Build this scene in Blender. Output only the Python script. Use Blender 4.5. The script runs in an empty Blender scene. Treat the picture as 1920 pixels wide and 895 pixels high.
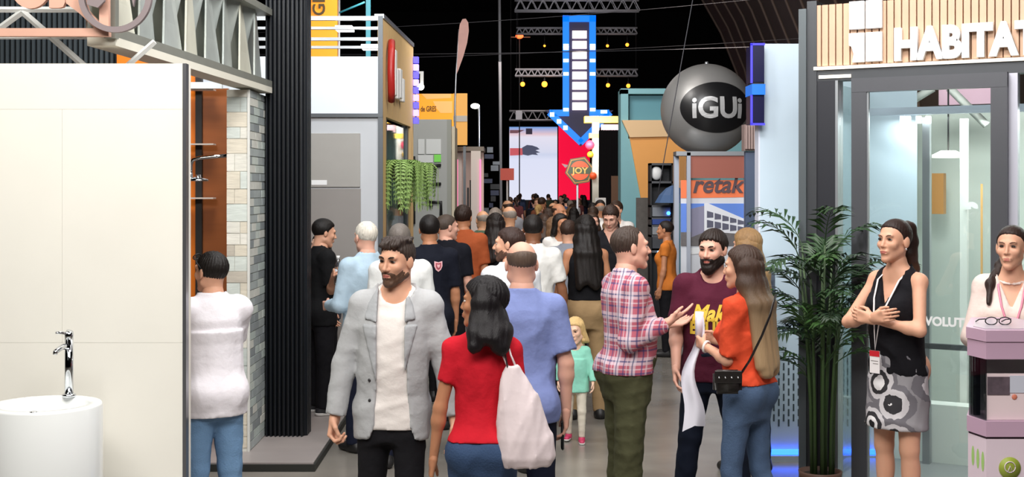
import bpy, bmesh, math, random
import numpy as np
from mathutils import Vector, Matrix
from mathutils.bvhtree import BVHTree

# ------------------------------------------------------------------ camera, world, light
S = bpy.context.scene
C = S.collection
F, CX, HY, CH = 2400.0, 960.0, 352.0, 2.0      # focal length in px, vanishing point, eye height
def X(px, Y): return (px - CX) / F * Y
def Z(py, Y): return CH - (py - HY) / F * Y

cam = bpy.data.cameras.new('camera'); camo = bpy.data.objects.new('camera', cam); C.objects.link(camo)
cam.sensor_width = 36; cam.lens = 36 * F / 1920; cam.shift_y = -(447.5 - HY) / 1920
cam.clip_end = 300
camo.location = (0, 0, CH); camo.rotation_euler = (math.pi / 2, 0, 0); S.camera = camo

W = bpy.data.worlds.new('night'); S.world = W; W.use_nodes = True
W.node_tree.nodes['Background'].inputs[0].default_value = (.55, .62, .8, 1)
W.node_tree.nodes['Background'].inputs[1].default_value = .004
S.view_settings.view_transform = 'Standard'; S.view_settings.look = 'None'
S.view_settings.exposure = -0.85; S.view_settings.gamma = 1; S.view_settings.use_curve_mapping = False

def area(name, loc, target, power, sx, sy, col=(1, 1, 1)):
    l = bpy.data.lights.new(name, 'AREA'); l.shape = 'RECTANGLE'; l.size = sx; l.size_y = sy
    l.energy = power; l.color = col
    o = bpy.data.objects.new(name, l); C.objects.link(o); o.location = loc
    o.rotation_euler = (Vector(target) - Vector(loc)).to_track_quat('-Z', 'Y').to_euler()
    return o
def point(name, loc, power, r=.05, col=(1, 1, 1)):
    l = bpy.data.lights.new(name, 'POINT'); l.energy = power; l.shadow_soft_size = r; l.color = col
    o = bpy.data.objects.new(name, l); C.objects.link(o); o.location = loc; return o

# unseen area lamps added as fill over the aisle, the stands and the trusses
area('side_fill', (-.4, 4.2, 4.2), (-2.0, 8.2, 3.0), 70, 1.0, .6, (1, 1, .96))
area('aisle_fill', (-1.6, 1.0, 5.6), (-.3, 6.8, 1.0), 420, 3.2, 1.6, (1, .97, .93))
area('aisle_fill', (1.7, 1.6, 5.6), (1.6, 7.0, 1.0), 330, 2.6, 1.6, (1, .97, .95))
area('aisle_fill', (.2, 8.6, 6.0), (.2, 9.4, 0), 170, 2.6, 2.6, (1, .96, .92))
area('aisle_fill', (.2, 14.5, 6.2), (.2, 15.0, 0), 95, 3.0, 4.0, (1, .93, .86))
area('aisle_fill', (.2, 26, 6.6), (.2, 27, 0), 140, 3.5, 8.0, (1, .9, .85))
area('aisle_fill', (.8, 43, 6.6), (.8, 46, 0), 160, 3.5, 6.0, (1, .88, .84))  # added fill for the last rows of the crowd
area('side_fill', (-3.0, 4.3, 4.6), (-2.4, 6.6, 1.3), 120, 2.2, .8, (1, .97, .88))
area('side_fill', (-.9, 6.9, 4.6), (-2.1, 9.7, 1.6), 120, 1.0, .8, (.97, .98, 1))  # added to brighten the clad pillar
area('side_fill', (-2.2, 9.3, 5.2), (-1.8, 11.8, 2.4), 200, 1.4, .7, (.9, .96, 1))
area('side_fill', (.6, 11.5, 5.4), (-1.1, 12.8, 2.8), 90, 1.0, .8, (1, .95, .88))
area('side_fill', (1.2, 6.0, 5.0), (2.4, 8.6, 2.4), 240, 1.6, .8, (1, .97, .95))
area('side_fill', (4.2, 24, 5.0), (8.2, 31, 6.5), 420, 2, 1.5, (1, .85, .72))  # fill added to bring out the brown vault
area('truss_fill', (1.6, 33, 3.6), (2.0, 41.5, 7.5), 420, 2.5, 1, (.9, .92, 1))  # no fixture here, added to brighten the trusses around the arrow
area('side_fill', (.6, 20, 6.0), (2.6, 24.5, 2.6), 330, 2.0, 1.5, (1, .95, .9))
area('side_fill', (-.2, 14.5, 5.0), (-1.2, 18.8, 2.0), 240, 1.4, .8, (1, .96, .92))
area('side_fill', (1.2, 12.6, 4.4), (2.5, 16, 2.2), 90, 1.2, .6, (.95, .97, 1))

# ------------------------------------------------------------------ materials
def lin(h):
    if isinstance(h, str):
        h = h.lstrip('#'); c = [int(h[i:i + 2], 16) / 255 for i in (0, 2, 4)]
    else: c = h
    return tuple(((v / 12.92) if v <= .04045 else ((v + .055) / 1.055) ** 2.4) for v in c) + (1,)
MATS = {}
def M(name, hx, rough=.55, metal=0.0, var=0.0, vs=6.0, bump=0.0, bs=40.0, emit=0.0, stretch=None, spec=.5, sss=0.0, bd=.01):
    if name in MATS: return MATS[name]
    m = bpy.data.materials.new(name); m.use_nodes = True; nt = m.node_tree; b = nt.nodes['Principled BSDF']
    b.inputs['Base Color'].default_value = lin(hx); b.inputs['Roughness'].default_value = rough
    b.inputs['Metallic'].default_value = metal; b.inputs['Specular IOR Level'].default_value = spec
    if sss: b.inputs['Subsurface Weight'].default_value = sss; b.inputs['Subsurface Radius'].default_value = (.02, .008, .005)
    if emit:
        b.inputs['Emission Color'].default_value = lin(hx); b.inputs['Emission Strength'].default_value = emit
    if var or bump:
        tc = nt.nodes.new('ShaderNodeTexCoord'); mp = nt.nodes.new('ShaderNodeMapping')
        nt.links.new(tc.outputs['Object'], mp.inputs[0])
        if stretch: mp.inputs['Scale'].default_value = stretch
        if var:
            n = nt.nodes.new('ShaderNodeTexNoise'); n.inputs['Scale'].default_value = vs; n.inputs['Detail'].default_value = 5
            nt.links.new(mp.outputs[0], n.inputs['Vector'])
            mx = nt.nodes.new('ShaderNodeMix'); mx.data_type = 'RGBA'
            c = lin(hx)
            mx.inputs['A'].default_value = tuple(v * (1 - var) for v in c[:3]) + (1,)
            mx.inputs['B'].default_value = tuple(min(1, v * (1 + var)) for v in c[:3]) + (1,)
            nt.links.new(n.outputs['Fac'], mx.inputs['Factor']); nt.links.new(mx.outputs['Result'], b.inputs['Base Color'])
        if bump:
            n2 = nt.nodes.new('ShaderNodeTexNoise'); n2.inputs['Scale'].default_value = bs; n2.inputs['Detail'].default_value = 4
            nt.links.new(mp.outputs[0], n2.inputs['Vector'])
            bp = nt.nodes.new('ShaderNodeBump'); bp.inputs['Strength'].default_value = bump; bp.inputs['Distance'].default_value = bd
            nt.links.new(n2.outputs['Fac'], bp.inputs['Height']); nt.links.new(bp.outputs['Normal'], b.inputs['Normal'])
    MATS[name] = m
    return m
def cloth(hx, name=None, rough=.85, var=.12):
    return M(name or 'cloth_' + hx, hx, rough, 0, var, 9, .35, 16, spec=.2, bd=.02)
def nodemat(name):
    m = bpy.data.materials.new(name); m.use_nodes = True; MATS[name] = m
    return m, m.node_tree, m.node_tree.nodes['Principled BSDF']
def glassmat(name, tint=(.86, .95, .93), refl=.10):
    m = bpy.data.materials.new(name); m.use_nodes = True; nt = m.node_tree; nt.nodes.clear()
    out = nt.nodes.new('ShaderNodeOutputMaterial'); mix = nt.nodes.new('ShaderNodeMixShader')
    tr = nt.nodes.new('ShaderNodeBsdfTransparent'); gl = nt.nodes.new('ShaderNodeBsdfGlossy')
    fr = nt.nodes.new('ShaderNodeLayerWeight'); fr.inputs['Blend'].default_value = .25
    mt = nt.nodes.new('ShaderNodeMath'); mt.operation = 'MULTIPLY_ADD'; mt.inputs[1].default_value = .5; mt.inputs[2].default_value = refl
    tr.inputs[0].default_value = tint + (1,); gl.inputs['Roughness'].default_value = .02
    nt.links.new(fr.outputs['Fresnel'], mt.inputs[0]); nt.links.new(mt.outputs[0], mix.inputs[0])
    nt.links.new(tr.outputs[0], mix.inputs[1]); nt.links.new(gl.outputs[0], mix.inputs[2]); nt.links.new(mix.outputs[0], out.inputs[0])
    return m

# ------------------------------------------------------------------ object helpers
def tag(o, label=None, cat=None, group=None, kind=None):
    if label: o['label'] = label
    if cat: o['category'] = cat
    if group: o['group'] = group
    if kind: o['kind'] = kind
    return o
def link(name, me, m=None, parent=None, loc=None, rot=None):
    o = bpy.data.objects.new(name, me); C.objects.link(o)
    if m is not None and me is not None and not me.materials: me.materials.append(m)
    if parent: o.parent = parent
    if loc is not None: o.location = loc
    if rot is not None: o.rotation_euler = rot
    return o
def empty(name, label, cat, loc=(0, 0, 0), rz=0, group=None):
    o = link(name, None, loc=loc, rot=(0, 0, rz)); o.empty_display_size = .1
    return tag(o, label, cat, group)
def bm_mesh(name, bm, smooth=False):
    me = bpy.data.meshes.new(name); bm.normal_update(); bm.to_mesh(me); bm.free()
    if smooth:
        for p in me.polygons: p.use_smooth = True
    return me
def bm_box(bm, x0, x1, y0, y1, z0, z1):
    v = [bm.verts.new(p) for p in ((x0,y0,z0),(x1,y0,z0),(x1,y1,z0),(x0,y1,z0),(x0,y0,z1),(x1,y0,z1),(x1,y1,z1),(x0,y1,z1))]
    for f in ((0,3,2,1),(4,5,6,7),(0,1,5,4),(1,2,6,5),(2,3,7,6),(3,0,4,7)): bm.faces.new([v[i] for i in f])
def box(name, x0, x1, y0, y1, z0, z1, m, parent=None, bevel=0):
    bm = bmesh.new(); bm_box(bm, min(x0,x1), max(x0,x1), min(y0,y1), max(y0,y1), min(z0,z1), max(z0,z1))
    if bevel: bmesh.ops.bevel(bm, geom=bm.edges[:], offset=bevel, segments=2, affect='EDGES', profile=.5)
    return link(name, bm_mesh(name, bm), m, parent)
def prism(name, pts, y0, y1, m, parent=None, bevel=0):            # polygon in XZ, extruded along Y
    bm = bmesh.new(); n = len(pts)
    a = [bm.verts.new((p[0], y0, p[1])) for p in pts]; b = [bm.verts.new((p[0], y1, p[1])) for p in pts]
    bm.faces.new(a); bm.faces.new(b[::-1])
    for i in range(n): bm.faces.new((a[i], b[i], b[(i+1) % n], a[(i+1) % n]))
    bmesh.ops.recalc_face_normals(bm, faces=bm.faces[:])
    if bevel: bmesh.ops.bevel(bm, geom=bm.edges[:], offset=bevel, segments=1, affect='EDGES')
    return link(name, bm_mesh(name, bm), m, parent)
def vprism(name, pts, z0, z1, m, parent=None):                    # polygon in XY, extruded along Z
    bm = bmesh.new(); n = len(pts)
    a = [bm.verts.new((p[0], p[1], z0)) for p in pts]; b = [bm.verts.new((p[0], p[1], z1)) for p in pts]
    bm.faces.new(a); bm.faces.new(b[::-1])
    for i in range(n): bm.faces.new((a[i], b[i], b[(i+1) % n], a[(i+1) % n]))
    bmesh.ops.recalc_face_normals(bm, faces=bm.faces[:])
    return link(name, bm_mesh(name, bm), m, parent)
def tube_arrays(path, radii, n=8, flat=1.0):
    P = [Vector(p) for p in path]; V = []; Fc = []
    up = None
    for i, p in enumerate(P):
        d = (P[min(i+1, len(P)-1)] - P[max(i-1, 0)]).normalized()
        if up is None: up = Vector((0, 0, 1)) if abs(d.z) < .9 else Vector((1, 0, 0))
        a = d.cross(up).normalized(); up = a.cross(d).normalized()
        r = radii[i] if hasattr(radii, '__len__') else radii
        for k in range(n):
            t = 2 * math.pi * k / n
            V.append(p + a * (math.cos(t) * r) + up * (math.sin(t) * r * flat))
    L = len(P)
    for i in range(L - 1):
        for k in range(n):
            k2 = (k + 1) % n
            Fc.append((i*n+k, i*n+k2, (i+1)*n+k2, (i+1)*n+k))
    Fc.append(tuple(range(n))[::-1]); Fc.append(tuple((L-1)*n + k for k in range(n)))
    return V, Fc
def tube(name, path, radii, m, parent=None, n=8, flat=1.0, smooth=True):
    V, Fc = tube_arrays(path, radii, n, flat)
    me = bpy.data.meshes.new(name); me.from_pydata([tuple(v) for v in V], [], Fc)
    for p in me.polygons: p.use_smooth = smooth
    return link(name, me, m, parent)
def tubes(name, lst, m, parent=None, n=6):
    VV, FF = [], []
    for path, r in lst:
        V, Fc = tube_arrays(path, r, n); o = len(VV); VV += [tuple(v) for v in V]; FF += [tuple(i + o for i in f) for f in Fc]
    me = bpy.data.meshes.new(name); me.from_pydata(VV, [], FF)
    return link(name, me, m, parent)
def lathe(name, prof, m, parent=None, n=32, loc=None, smooth=True):
    V, Fc = [], []
    for r, z in prof:
        for k in range(n):
            t = 2 * math.pi * k / n; V.append((r * math.cos(t), r * math.sin(t), z))
    for i in range(len(prof) - 1):
        for k in range(n):
            k2 = (k + 1) % n; Fc.append((i*n+k, i*n+k2, (i+1)*n+k2, (i+1)*n+k))
    if prof[0][0] > 1e-5: Fc.append(tuple(range(n))[::-1])
    if prof[-1][0] > 1e-5: Fc.append(tuple((len(prof)-1)*n + k for k in range(n)))
    me = bpy.data.meshes.new(name); me.from_pydata(V, [], Fc)
    bm = bmesh.new(); bm.from_mesh(me); bmesh.ops.remove_doubles(bm, verts=bm.verts[:], dist=1e-5); bm.to_mesh(me); bm.free()
    for p in me.polygons: p.use_smooth = smooth
    return link(name, me, m, parent, loc)
def ball(name, c, r, m, parent=None, seg=16):
    bm = bmesh.new(); bmesh.ops.create_uvsphere(bm, u_segments=seg, v_segments=seg // 2, radius=1)
    r = r if hasattr(r, '__len__') else (r, r, r)
    for v in bm.verts: v.co = Vector((v.co.x * r[0], v.co.y * r[1], v.co.z * r[2])) + Vector(c)
    return link(name, bm_mesh(name, bm, True), m, parent)
def text_mesh(s, size, ext=.004, bold=0.0, align='LEFT', space=1.0, shear=0.0):
    cu = bpy.data.curves.new('t', 'FONT'); cu.body = s; cu.size = size; cu.extrude = ext; cu.offset = bold
    cu.align_x = align; cu.space_character = space; cu.shear = shear; cu.resolution_u = 4
    o = bpy.data.objects.new('t', cu); C.objects.link(o)
    bpy.context.view_layer.update()
    me = bpy.data.meshes.new_from_object(o.evaluated_get(bpy.context.evaluated_depsgraph_get()))
    bpy.data.objects.remove(o); me.materials.clear()
    return me
def text(name, s, loc, size, m, parent=None, ext=.004, bold=0.0, align='LEFT', width=None, rot=(math.pi/2, 0, 0), shear=0.0, tall=1.0):
    me = text_mesh(s, size, ext, bold, align, shear=shear)
    if width:
        xs = [v.co.x for v in me.vertices]; k = width / (max(xs) - min(xs)); x0 = min(xs)
        for v in me.vertices: v.co.x = (v.co.x - x0) * k
    if tall != 1.0:
        for v in me.vertices: v.co.y *= tall
    return link(name, me, m, parent, loc, rot)

# ------------------------------------------------------------------ signed-distance modelling (for bodies, hair, clothes)
def smin(a, b, k):
    h = np.maximum(k - np.abs(a - b), 0) / k
    return np.minimum(a, b) - h * h * (k * .25)
class Grid:
    def __init__(s, lo, hi, res):
        s.lo = np.array(lo, float); s.res = res
        s.ax = [np.arange(lo[i], hi[i] + res, res).astype(np.float32) for i in range(3)]
        s.f = np.full([len(a) for a in s.ax], 1.0, np.float32)
    def sub(s, lo, hi):
        sl = []
        for i in range(3):
            a = int(max(0, math.floor((lo[i] - s.lo[i]) / s.res))); b = int(min(len(s.ax[i]), math.ceil((hi[i] - s.lo[i]) / s.res) + 1))
            if b <= a: return None
            sl.append(slice(a, b))
        return tuple(sl), s.ax[0][sl[0]][:, None, None], s.ax[1][sl[1]][None, :, None], s.ax[2][sl[2]][None, None, :]
    def put(s, lo, hi, fn, k=.03, op='u'):
        m = k + 2.5 * s.res
        q = s.sub([v - m for v in lo], [v + m for v in hi])
        if q is None: return s
        sl, x, y, z = q; d = fn(x, y, z)
        if op == 'u': s.f[sl] = smin(s.f[sl], d, k)
        else: s.f[sl] = -smin(-s.f[sl], d, k)
        return s
    def cone(s, a, b, ra, rb, k=.03, op='u', flat=False, sq=None):
        a = np.array(a, float); b = np.array(b, float); ba = b - a; L2 = float(ba @ ba) + 1e-12; L = math.sqrt(L2)
        def fn(x, y, z):
            px, py, pz = x - a[0], y - a[1], z - a[2]
            t0 = (px * ba[0] + py * ba[1] + pz * ba[2]) / L2; t = np.clip(t0, 0, 1)
            dx, dy, dz = px - t * ba[0], py - t * ba[1], pz - t * ba[2]
            if sq is not None:
                n, fct = sq; c = (dx * n[0] + dy * n[1] + dz * n[2]) * (1 / fct - 1)
                dx, dy, dz = dx + c * n[0], dy + c * n[1], dz + c * n[2]
            d = np.sqrt(dx * dx + dy * dy + dz * dz) - (ra + (rb - ra) * t)
            if sq is not None: d = d * min(1, sq[1])
            if flat: d = np.maximum(d, (t0 - 1) * L)
            return d
        g = 1.0 if sq is None else max(1, sq[1])
        return s.put(np.minimum(a - ra * g, b - rb * g), np.maximum(a + ra * g, b + rb * g), fn, k, op)
    def ell(s, c, r, k=.03, op='u', R=None):
        rm = min(r); mx = max(r)
        Ri = None if R is None else np.array(R).T
        def fn(x, y, z):
            px, py, pz = x - c[0], y - c[1], z - c[2]
            if Ri is not None:
                px, py, pz = (Ri[0,0]*px + Ri[0,1]*py + Ri[0,2]*pz, Ri[1,0]*px + Ri[1,1]*py + Ri[1,2]*pz, Ri[2,0]*px + Ri[2,1]*py + Ri[2,2]*pz)
            k0 = np.sqrt((px / r[0]) ** 2 + (py / r[1]) ** 2 + (pz / r[2]) ** 2)
            k1 = np.sqrt((px / r[0] ** 2) ** 2 + (py / r[1] ** 2) ** 2 + (pz / r[2] ** 2) ** 2) + 1e-6
            return (k0 * (k0 - 1) / k1).astype(np.float32)
        e = (mx, mx, mx) if R is not None else r
        return s.put([c[i] - e[i] for i in range(3)], [c[i] + e[i] for i in range(3)], fn, k, op)
    def loft(s, tab, z0, z1, grow=0.0, off=lambda z: (0, 0), k=.03, drape=None):
        T = np.array(tab, float); mxa = T[:, 1].max() + grow + .06; mxb = T[:, 2].max() + np.abs(T[:, 3]).max() + grow + .06
        o1 = off(z1); o0 = off(z0)
        def fn(x, y, z):
            zz = z.ravel(); a = np.interp(zz, T[:, 0], T[:, 1]) + grow; b = np.interp(zz, T[:, 0], T[:, 2]) + grow; yc = np.interp(zz, T[:, 0], T[:, 3])
            if drape:
                zc, ka, kb = drape
                ac, bc = np.interp(zc, T[:, 0], T[:, 1]) + grow, np.interp(zc, T[:, 0], T[:, 2]) + grow
                a = np.where(zz < zc, np.maximum(a, ac * ka), a); b = np.where(zz < zc, np.maximum(b, bc * kb), b)
            oo = np.array([off(v) for v in zz]); xo = oo[:, 0]; yo = oo[:, 1] + yc
            a, b, xo, yo = [v.astype(np.float32)[None, None, :] for v in (a, b, xo, yo)]
            px, py = x - xo, y - yo
            k0 = np.sqrt((px / a) ** 2 + (py / b) ** 2); k1 = np.sqrt((px / a ** 2) ** 2 + (py / b ** 2) ** 2) + 1e-6
            d = np.where(k0 < 1e-3, -np.minimum(a, b), k0 * (k0 - 1) / k1)
            return np.maximum(d, np.maximum(z0 - z, z - z1))
        lo = [-mxa + min(o0[0], o1[0]), -mxb + min(o0[1], o1[1]), z0]; hi = [mxa + max(o0[0], o1[0]), mxb + max(o0[1], o1[1]), z1]
        return s.put(lo, hi, fn, k)
    def xyz(s): return s.ax[0][:, None, None], s.ax[1][None, :, None], s.ax[2][None, None, :]
    def cut(s, fn): s.f = np.maximum(s.f, fn(*s.xyz())); return s
    def disp(s, fn): s.f = s.f + fn(*s.xyz()); return s
    def folds(s, amp, seed=0, fr=38, vert=.45):
        rs = np.random.RandomState(seed); x, y, z = s.xyz()
        s.f = s.f - amp
        for i in range(4):
            d = rs.normal(size=3); d[2] *= vert; d = d / np.linalg.norm(d) * fr * (1 + .5 * i); p = rs.rand() * 6
            s.f = s.f - (2.4 * amp / (1 + .5 * i)) * ((1 - np.abs(np.sin(.5 * (d[0] * x + d[1] * y + d[2] * z) + p + .9 * np.sin(7 * z + 5 * x + p)))) ** 2 - .35).astype(np.float32)
        return s
    def mesh(s):
        f = s.f; i8 = (f < 0); n = f.shape
        c = np.zeros([v - 1 for v in n], np.int8)
        cor = [(a, b, d) for a in (0, 1) for b in (0, 1) for d in (0, 1)]
        for a, b, d in cor: c += i8[a:n[0]-1+a, b:n[1]-1+b, d:n[2]-1+d]
        act = (c > 0) & (c < 8); I = np.array(np.nonzero(act)); m = I.shape[1]
        idx = np.full(act.shape, -1, np.int32); idx[act] = np.arange(m)
        val = {q: f[I[0]+q[0], I[1]+q[1], I[2]+q[2]] for q in cor}
        acc = np.zeros((m, 3), np.float32); cnt = np.zeros(m, np.float32)
        for q in cor:
            for ax in range(3):
                if q[ax] == 0:
                    r = list(q); r[ax] = 1; va, vb = val[q], val[tuple(r)]
                    mk = (va < 0) != (vb < 0); t = np.where(mk, va / np.where(mk, va - vb, 1), 0)
                    p = np.tile(np.array(q, np.float32), (m, 1)); p[:, ax] = t
                    acc += p * mk[:, None]; cnt += mk
        V = s.lo + (I.T + acc / cnt[:, None]) * s.res
        Q = []
        for ax in range(3):
            b_, c_ = (ax + 1) % 3, (ax + 2) % 3
            s0 = [slice(0, n[j]) for j in range(3)]; s1 = list(s0); s0[ax] = slice(0, n[ax]-1); s1[ax] = slice(1, n[ax])
            A, B = i8[tuple(s0)], i8[tuple(s1)]
            E = np.array(np.nonzero(A != B))
            ok = (E[b_] > 0) & (E[c_] > 0) & (E[b_] < n[b_]-1) & (E[c_] < n[c_]-1); E = E[:, ok]
            ins = A[tuple(E)]
            def cell(db, dc):
                e = E.copy(); e[b_] += db; e[c_] += dc; return idx[tuple(e)]
            q = np.stack([cell(-1, -1), cell(0, -1), cell(0, 0), cell(-1, 0)], 1)
            q[~ins] = q[~ins][:, ::-1]; Q.append(q)
        Q = np.concatenate(Q); Q = Q[(Q >= 0).all(1)]
        return V, Q
def np_mesh(name, parts, scale=1.0):
    """parts: list of (V, Q) joined into one mesh"""
    o = 0; VV, QQ = [], []
    for V, Q in parts: VV.append(V); QQ.append(Q + o); o += len(V)
    V = np.concatenate(VV) * scale; Q = np.concatenate(QQ).astype(np.int32)
    me = bpy.data.meshes.new(name); me.vertices.add(len(V)); me.vertices.foreach_set('co', V.astype(np.float32).ravel())
    me.loops.add(Q.size); me.loops.foreach_set('vertex_index', Q.ravel())
    me.polygons.add(len(Q)); me.polygons.foreach_set('loop_start', np.arange(0, Q.size, 4, dtype=np.int32))
    me.update(calc_edges=True); me.polygons.foreach_set('use_smooth', np.ones(len(Q), bool))
    return me
# ------------------------------------------------------------------ the setting: floor of the hall
m_floor, nt, b = nodemat('polished_concrete')
tc = nt.nodes.new('ShaderNodeTexCoord'); n1 = nt.nodes.new('ShaderNodeTexNoise'); n1.inputs['Scale'].default_value = .9; n1.inputs['Detail'].default_value = 7
cr = nt.nodes.new('ShaderNodeValToRGB'); cr.color_ramp.elements[0].position = .3; cr.color_ramp.elements[0].color = lin('#6d6963'); cr.color_ramp.elements[1].position = .72; cr.color_ramp.elements[1].color = lin('#979087')
nt.links.new(tc.outputs['Object'], n1.inputs['Vector']); nt.links.new(n1.outputs['Fac'], cr.inputs[0]); nt.links.new(cr.outputs[0], b.inputs['Base Color'])
n2 = nt.nodes.new('ShaderNodeTexNoise'); n2.inputs['Scale'].default_value = 3; n2.inputs['Detail'].default_value = 6; nt.links.new(tc.outputs['Object'], n2.inputs['Vector'])
mr = nt.nodes.new('ShaderNodeMapRange'); mr.inputs['To Min'].default_value = .14; mr.inputs['To Max'].default_value = .34
nt.links.new(n2.outputs['Fac'], mr.inputs['Value']); nt.links.new(mr.outputs[0], b.inputs['Roughness']); b.inputs['Specular IOR Level'].default_value = .75
fl = box('floor', -16, 18, -3, 80, -.1, 0, m_floor); tag(fl, 'grey polished concrete floor of the fair hall', 'floor', kind='structure')
m_night = M('dark_hall', '#08080b', .9)
tag(box('ceiling', -16, 18, -3, 80, 13, 13.2, m_night), 'black unlit ceiling high above the fair hall', 'ceiling', kind='structure')
tag(box('wall_back', -16, 18, 80, 80.2, 0, 13, m_night), 'black unlit end wall of the fair hall', 'wall', kind='structure')

m_white = M('white_paint', '#e9eaea', .5, var=.03)
m_alu = M('aluminium', '#a9adb2', .35, .8)
m_steelgrey = M('graphite_metal', '#4c4e52', .42, .55, var=.06)
m_black = M('black_metal', '#0d0f14', .45, .2)
m_dark = M('dark_plastic', '#17171a', .5)
m_chrome = M('chrome', '#d5d8dc', .08, 1.0)

# ------------------------------------------------------------------ washroom stand, left
m_tile = M('ivory_tile', '#f0ede4', .28, var=.05, vs=2.2)
m_grout = M('tile_grout', '#e8e3d8', .8)
YW = 6.58
wall = empty('tiled_display_wall', 'tall ivory tiled display wall behind the round white washbasin', 'display wall', (X(350, YW), YW, 0))
xw = 2.6; zt = Z(119, YW)
box('backing', -xw, -.004, .004, .10, 0, zt - .004, m_grout, wall)
zs = [0, Z(835, YW) - 0, Z(643, YW), Z(205, YW), zt]; zs = [0, .44, Z(643, YW), Z(205, YW), zt]
for i in range(4):
    k = 0; x1 = -.02
    while x1 > -xw + .05:
        x0 = max(-xw, x1 - (1.18 if k or i % 2 else .62))
        box('tile', x0 + 0.0005, x1 - 0.0005, 0, .014, zs[i] + 0.0005, zs[i+1] - 0.0005, m_tile, wall); x1 = x0; k += 1
box('edge_trim', -.02, -.002, -.004, .05, 0, zt, M('brushed_trim', '#85858a', .3, .8), wall)

YB = 6.05
m_ceramic = M('white_ceramic', '#eceeed', .18, spec=.6)
bx_, br = X(84, YB), .262; bz = Z(757, YB)
bas = empty('washbasin', 'round white freestanding washbasin in front of the ivory tiled wall', 'washbasin', (bx_, YB, 0))
lathe('bowl', [(br*.97, 0), (br, .01), (br, bz - .012), (br - .006, bz - .002), (br - .014, bz), (br - .05, bz), (br - .06, bz - .008), (br - .075, bz - .06), (br*.45, bz - .12), (.03, bz - .135), (0, bz - .136)], m_ceramic, bas, 64)
lathe('overflow_ring', [(.0, 0), (.016, 0), (.018, .003), (.012, .005), (0, .005)], m_chrome, bas, 16, (.035, -.235, bz - .001))
tap = empty('basin_mixer_tap', 'tall chrome mixer tap standing on the round washbasin', 'tap', (X(102, YB), YB + .2, bz))
lathe('base_ring', [(.034, 0), (.034, .01), (.026, .016), (0, .016)], m_chrome, tap, 24)
tube('column', [(0, 0, .01), (0, 0, .28)], .021, m_chrome, tap, 20)
tube('spout', [(0, 0, .245), (-.012, -.06, .25), (-.02, -.13, .235), (-.021, -.135, .222)], [.016, .014, .012, .010], m_chrome, tap, 14)
tube('lever', [(0, 0, .278), (0, 0, .305), (0, .01, .315)], [.021, .022, .018], m_chrome, tap, 18)
tube('lever_handle', [(0, 0, .305), (-.02, -.03, .315), (-.035, -.075, .32)], [.009, .008, .006], m_chrome, tap, 10)

# canopy: copper lettering, grey ring, white truss, galvanised folded fascia
m_copper = M('copper_paint', '#d9a995', .45, .15, var=.1)
m_ring = M('grey_sign', '#85787a', .5)
YC = 6.5
def q(px, py, Y=YC): return (X(px, Y), Z(py, Y))
sg = empty('logo_sign', 'copper coloured logo lettering with a bottom rail above the tiled wall', 'sign', (0, 0, 0))
def eltop(cx, cy, rx, ry, n=28, a0=0, a1=2*math.pi): return [q(cx + rx*math.cos(a0+(a1-a0)*i/n), cy + ry*math.sin(a0+(a1-a0)*i/n)) for i in range(n)]
prism('letter', eltop(57, -28, 38, 44), YC, YC + .03, m_copper, sg)
prism('letter', [q(92, -70), q(122, -70), q(122, 4), q(118, 13), q(110, 15), q(92, 15)], YC, YC + .03, m_copper, sg)
prism('letter', [q(118, -30), q(150, -30), q(166, 20), q(188, 44), q(188, 56), q(176, 52), q(150, 26), q(124, 6)], YC - .001, YC + .029, m_copper, sg)
prism('letter', [q(186, -60), q(204, -60), q(204, 54), q(186, 54)], YC - .002, YC + .028, m_copper, sg)
prism('bottom_rail', [q(-160, 53), q(204, 53), q(204, 68), q(-160, 68)], YC - .004, YC + .04, m_copper, sg)
rg = empty('ring_emblem', 'round grey ring emblem hung at the corner of the copper lettering', 'sign', (X(215, YC - .06), YC - .06, Z(-8, YC - .06)))
N = 56; VV = []; FF = []; ro, ri = 68 * YC / F, 57.5 * YC / F
for i in range(N):
    t = 2*math.pi*i/N
    for r, y in ((ro, 0), (ro, .03), (ri, .03), (ri, 0)): VV.append((r*math.cos(t), y, r*math.sin(t)))
for i in range(N):
    j = (i+1) % N
    for k in range(4): FF.append((i*4+k, j*4+k, j*4+(k+1) % 4, i*4+(k+1) % 4))
me = bpy.data.meshes.new('ring'); me.from_pydata(VV, [], FF); bm = bmesh.new(); bm.from_mesh(me); bmesh.ops.recalc_face_normals(bm, faces=bm.faces[:]); bm.to_mesh(me); bm.free()
link('ring', me, m_ring, rg)
k_ = YC / F
prism('inner_mark', [(-52*k_, 62*k_), (-20*k_, 62*k_), (-20*k_, -10*k_), (-32*k_, -22*k_), (-52*k_, -16*k_)], .004, .026, m_ring, rg)
prism('inner_mark', [(20*k_, 52*k_), (48*k_, 52*k_), (34*k_, -20*k_)], .004, .026, m_ring, rg)

tr = empty('roof_truss', 'white roof truss bars of the washroom stand behind the copper lettering', 'truss', (0, 0, 0))
YT = 6.9; m_truss = M('white_truss', '#e4e6e4', .45)
def qt(px, py, Y=YT): v = q(px, py, Y); return (v[0], Y, v[1])
for (a, b2, r) in (((-150, 18), (160, 18), .016), ((-150, 71), (190, 71), .008), ((42, 22), (-60, 96), .018), ((42, 22), (165, 130), .018), ((290, 78), (238, 124), .016), ((-60, 96), (-150, 20), .018)):
    tube('bar', [qt(*a), qt(*b2)], r, m_truss, tr, 4, smooth=False)

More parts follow.
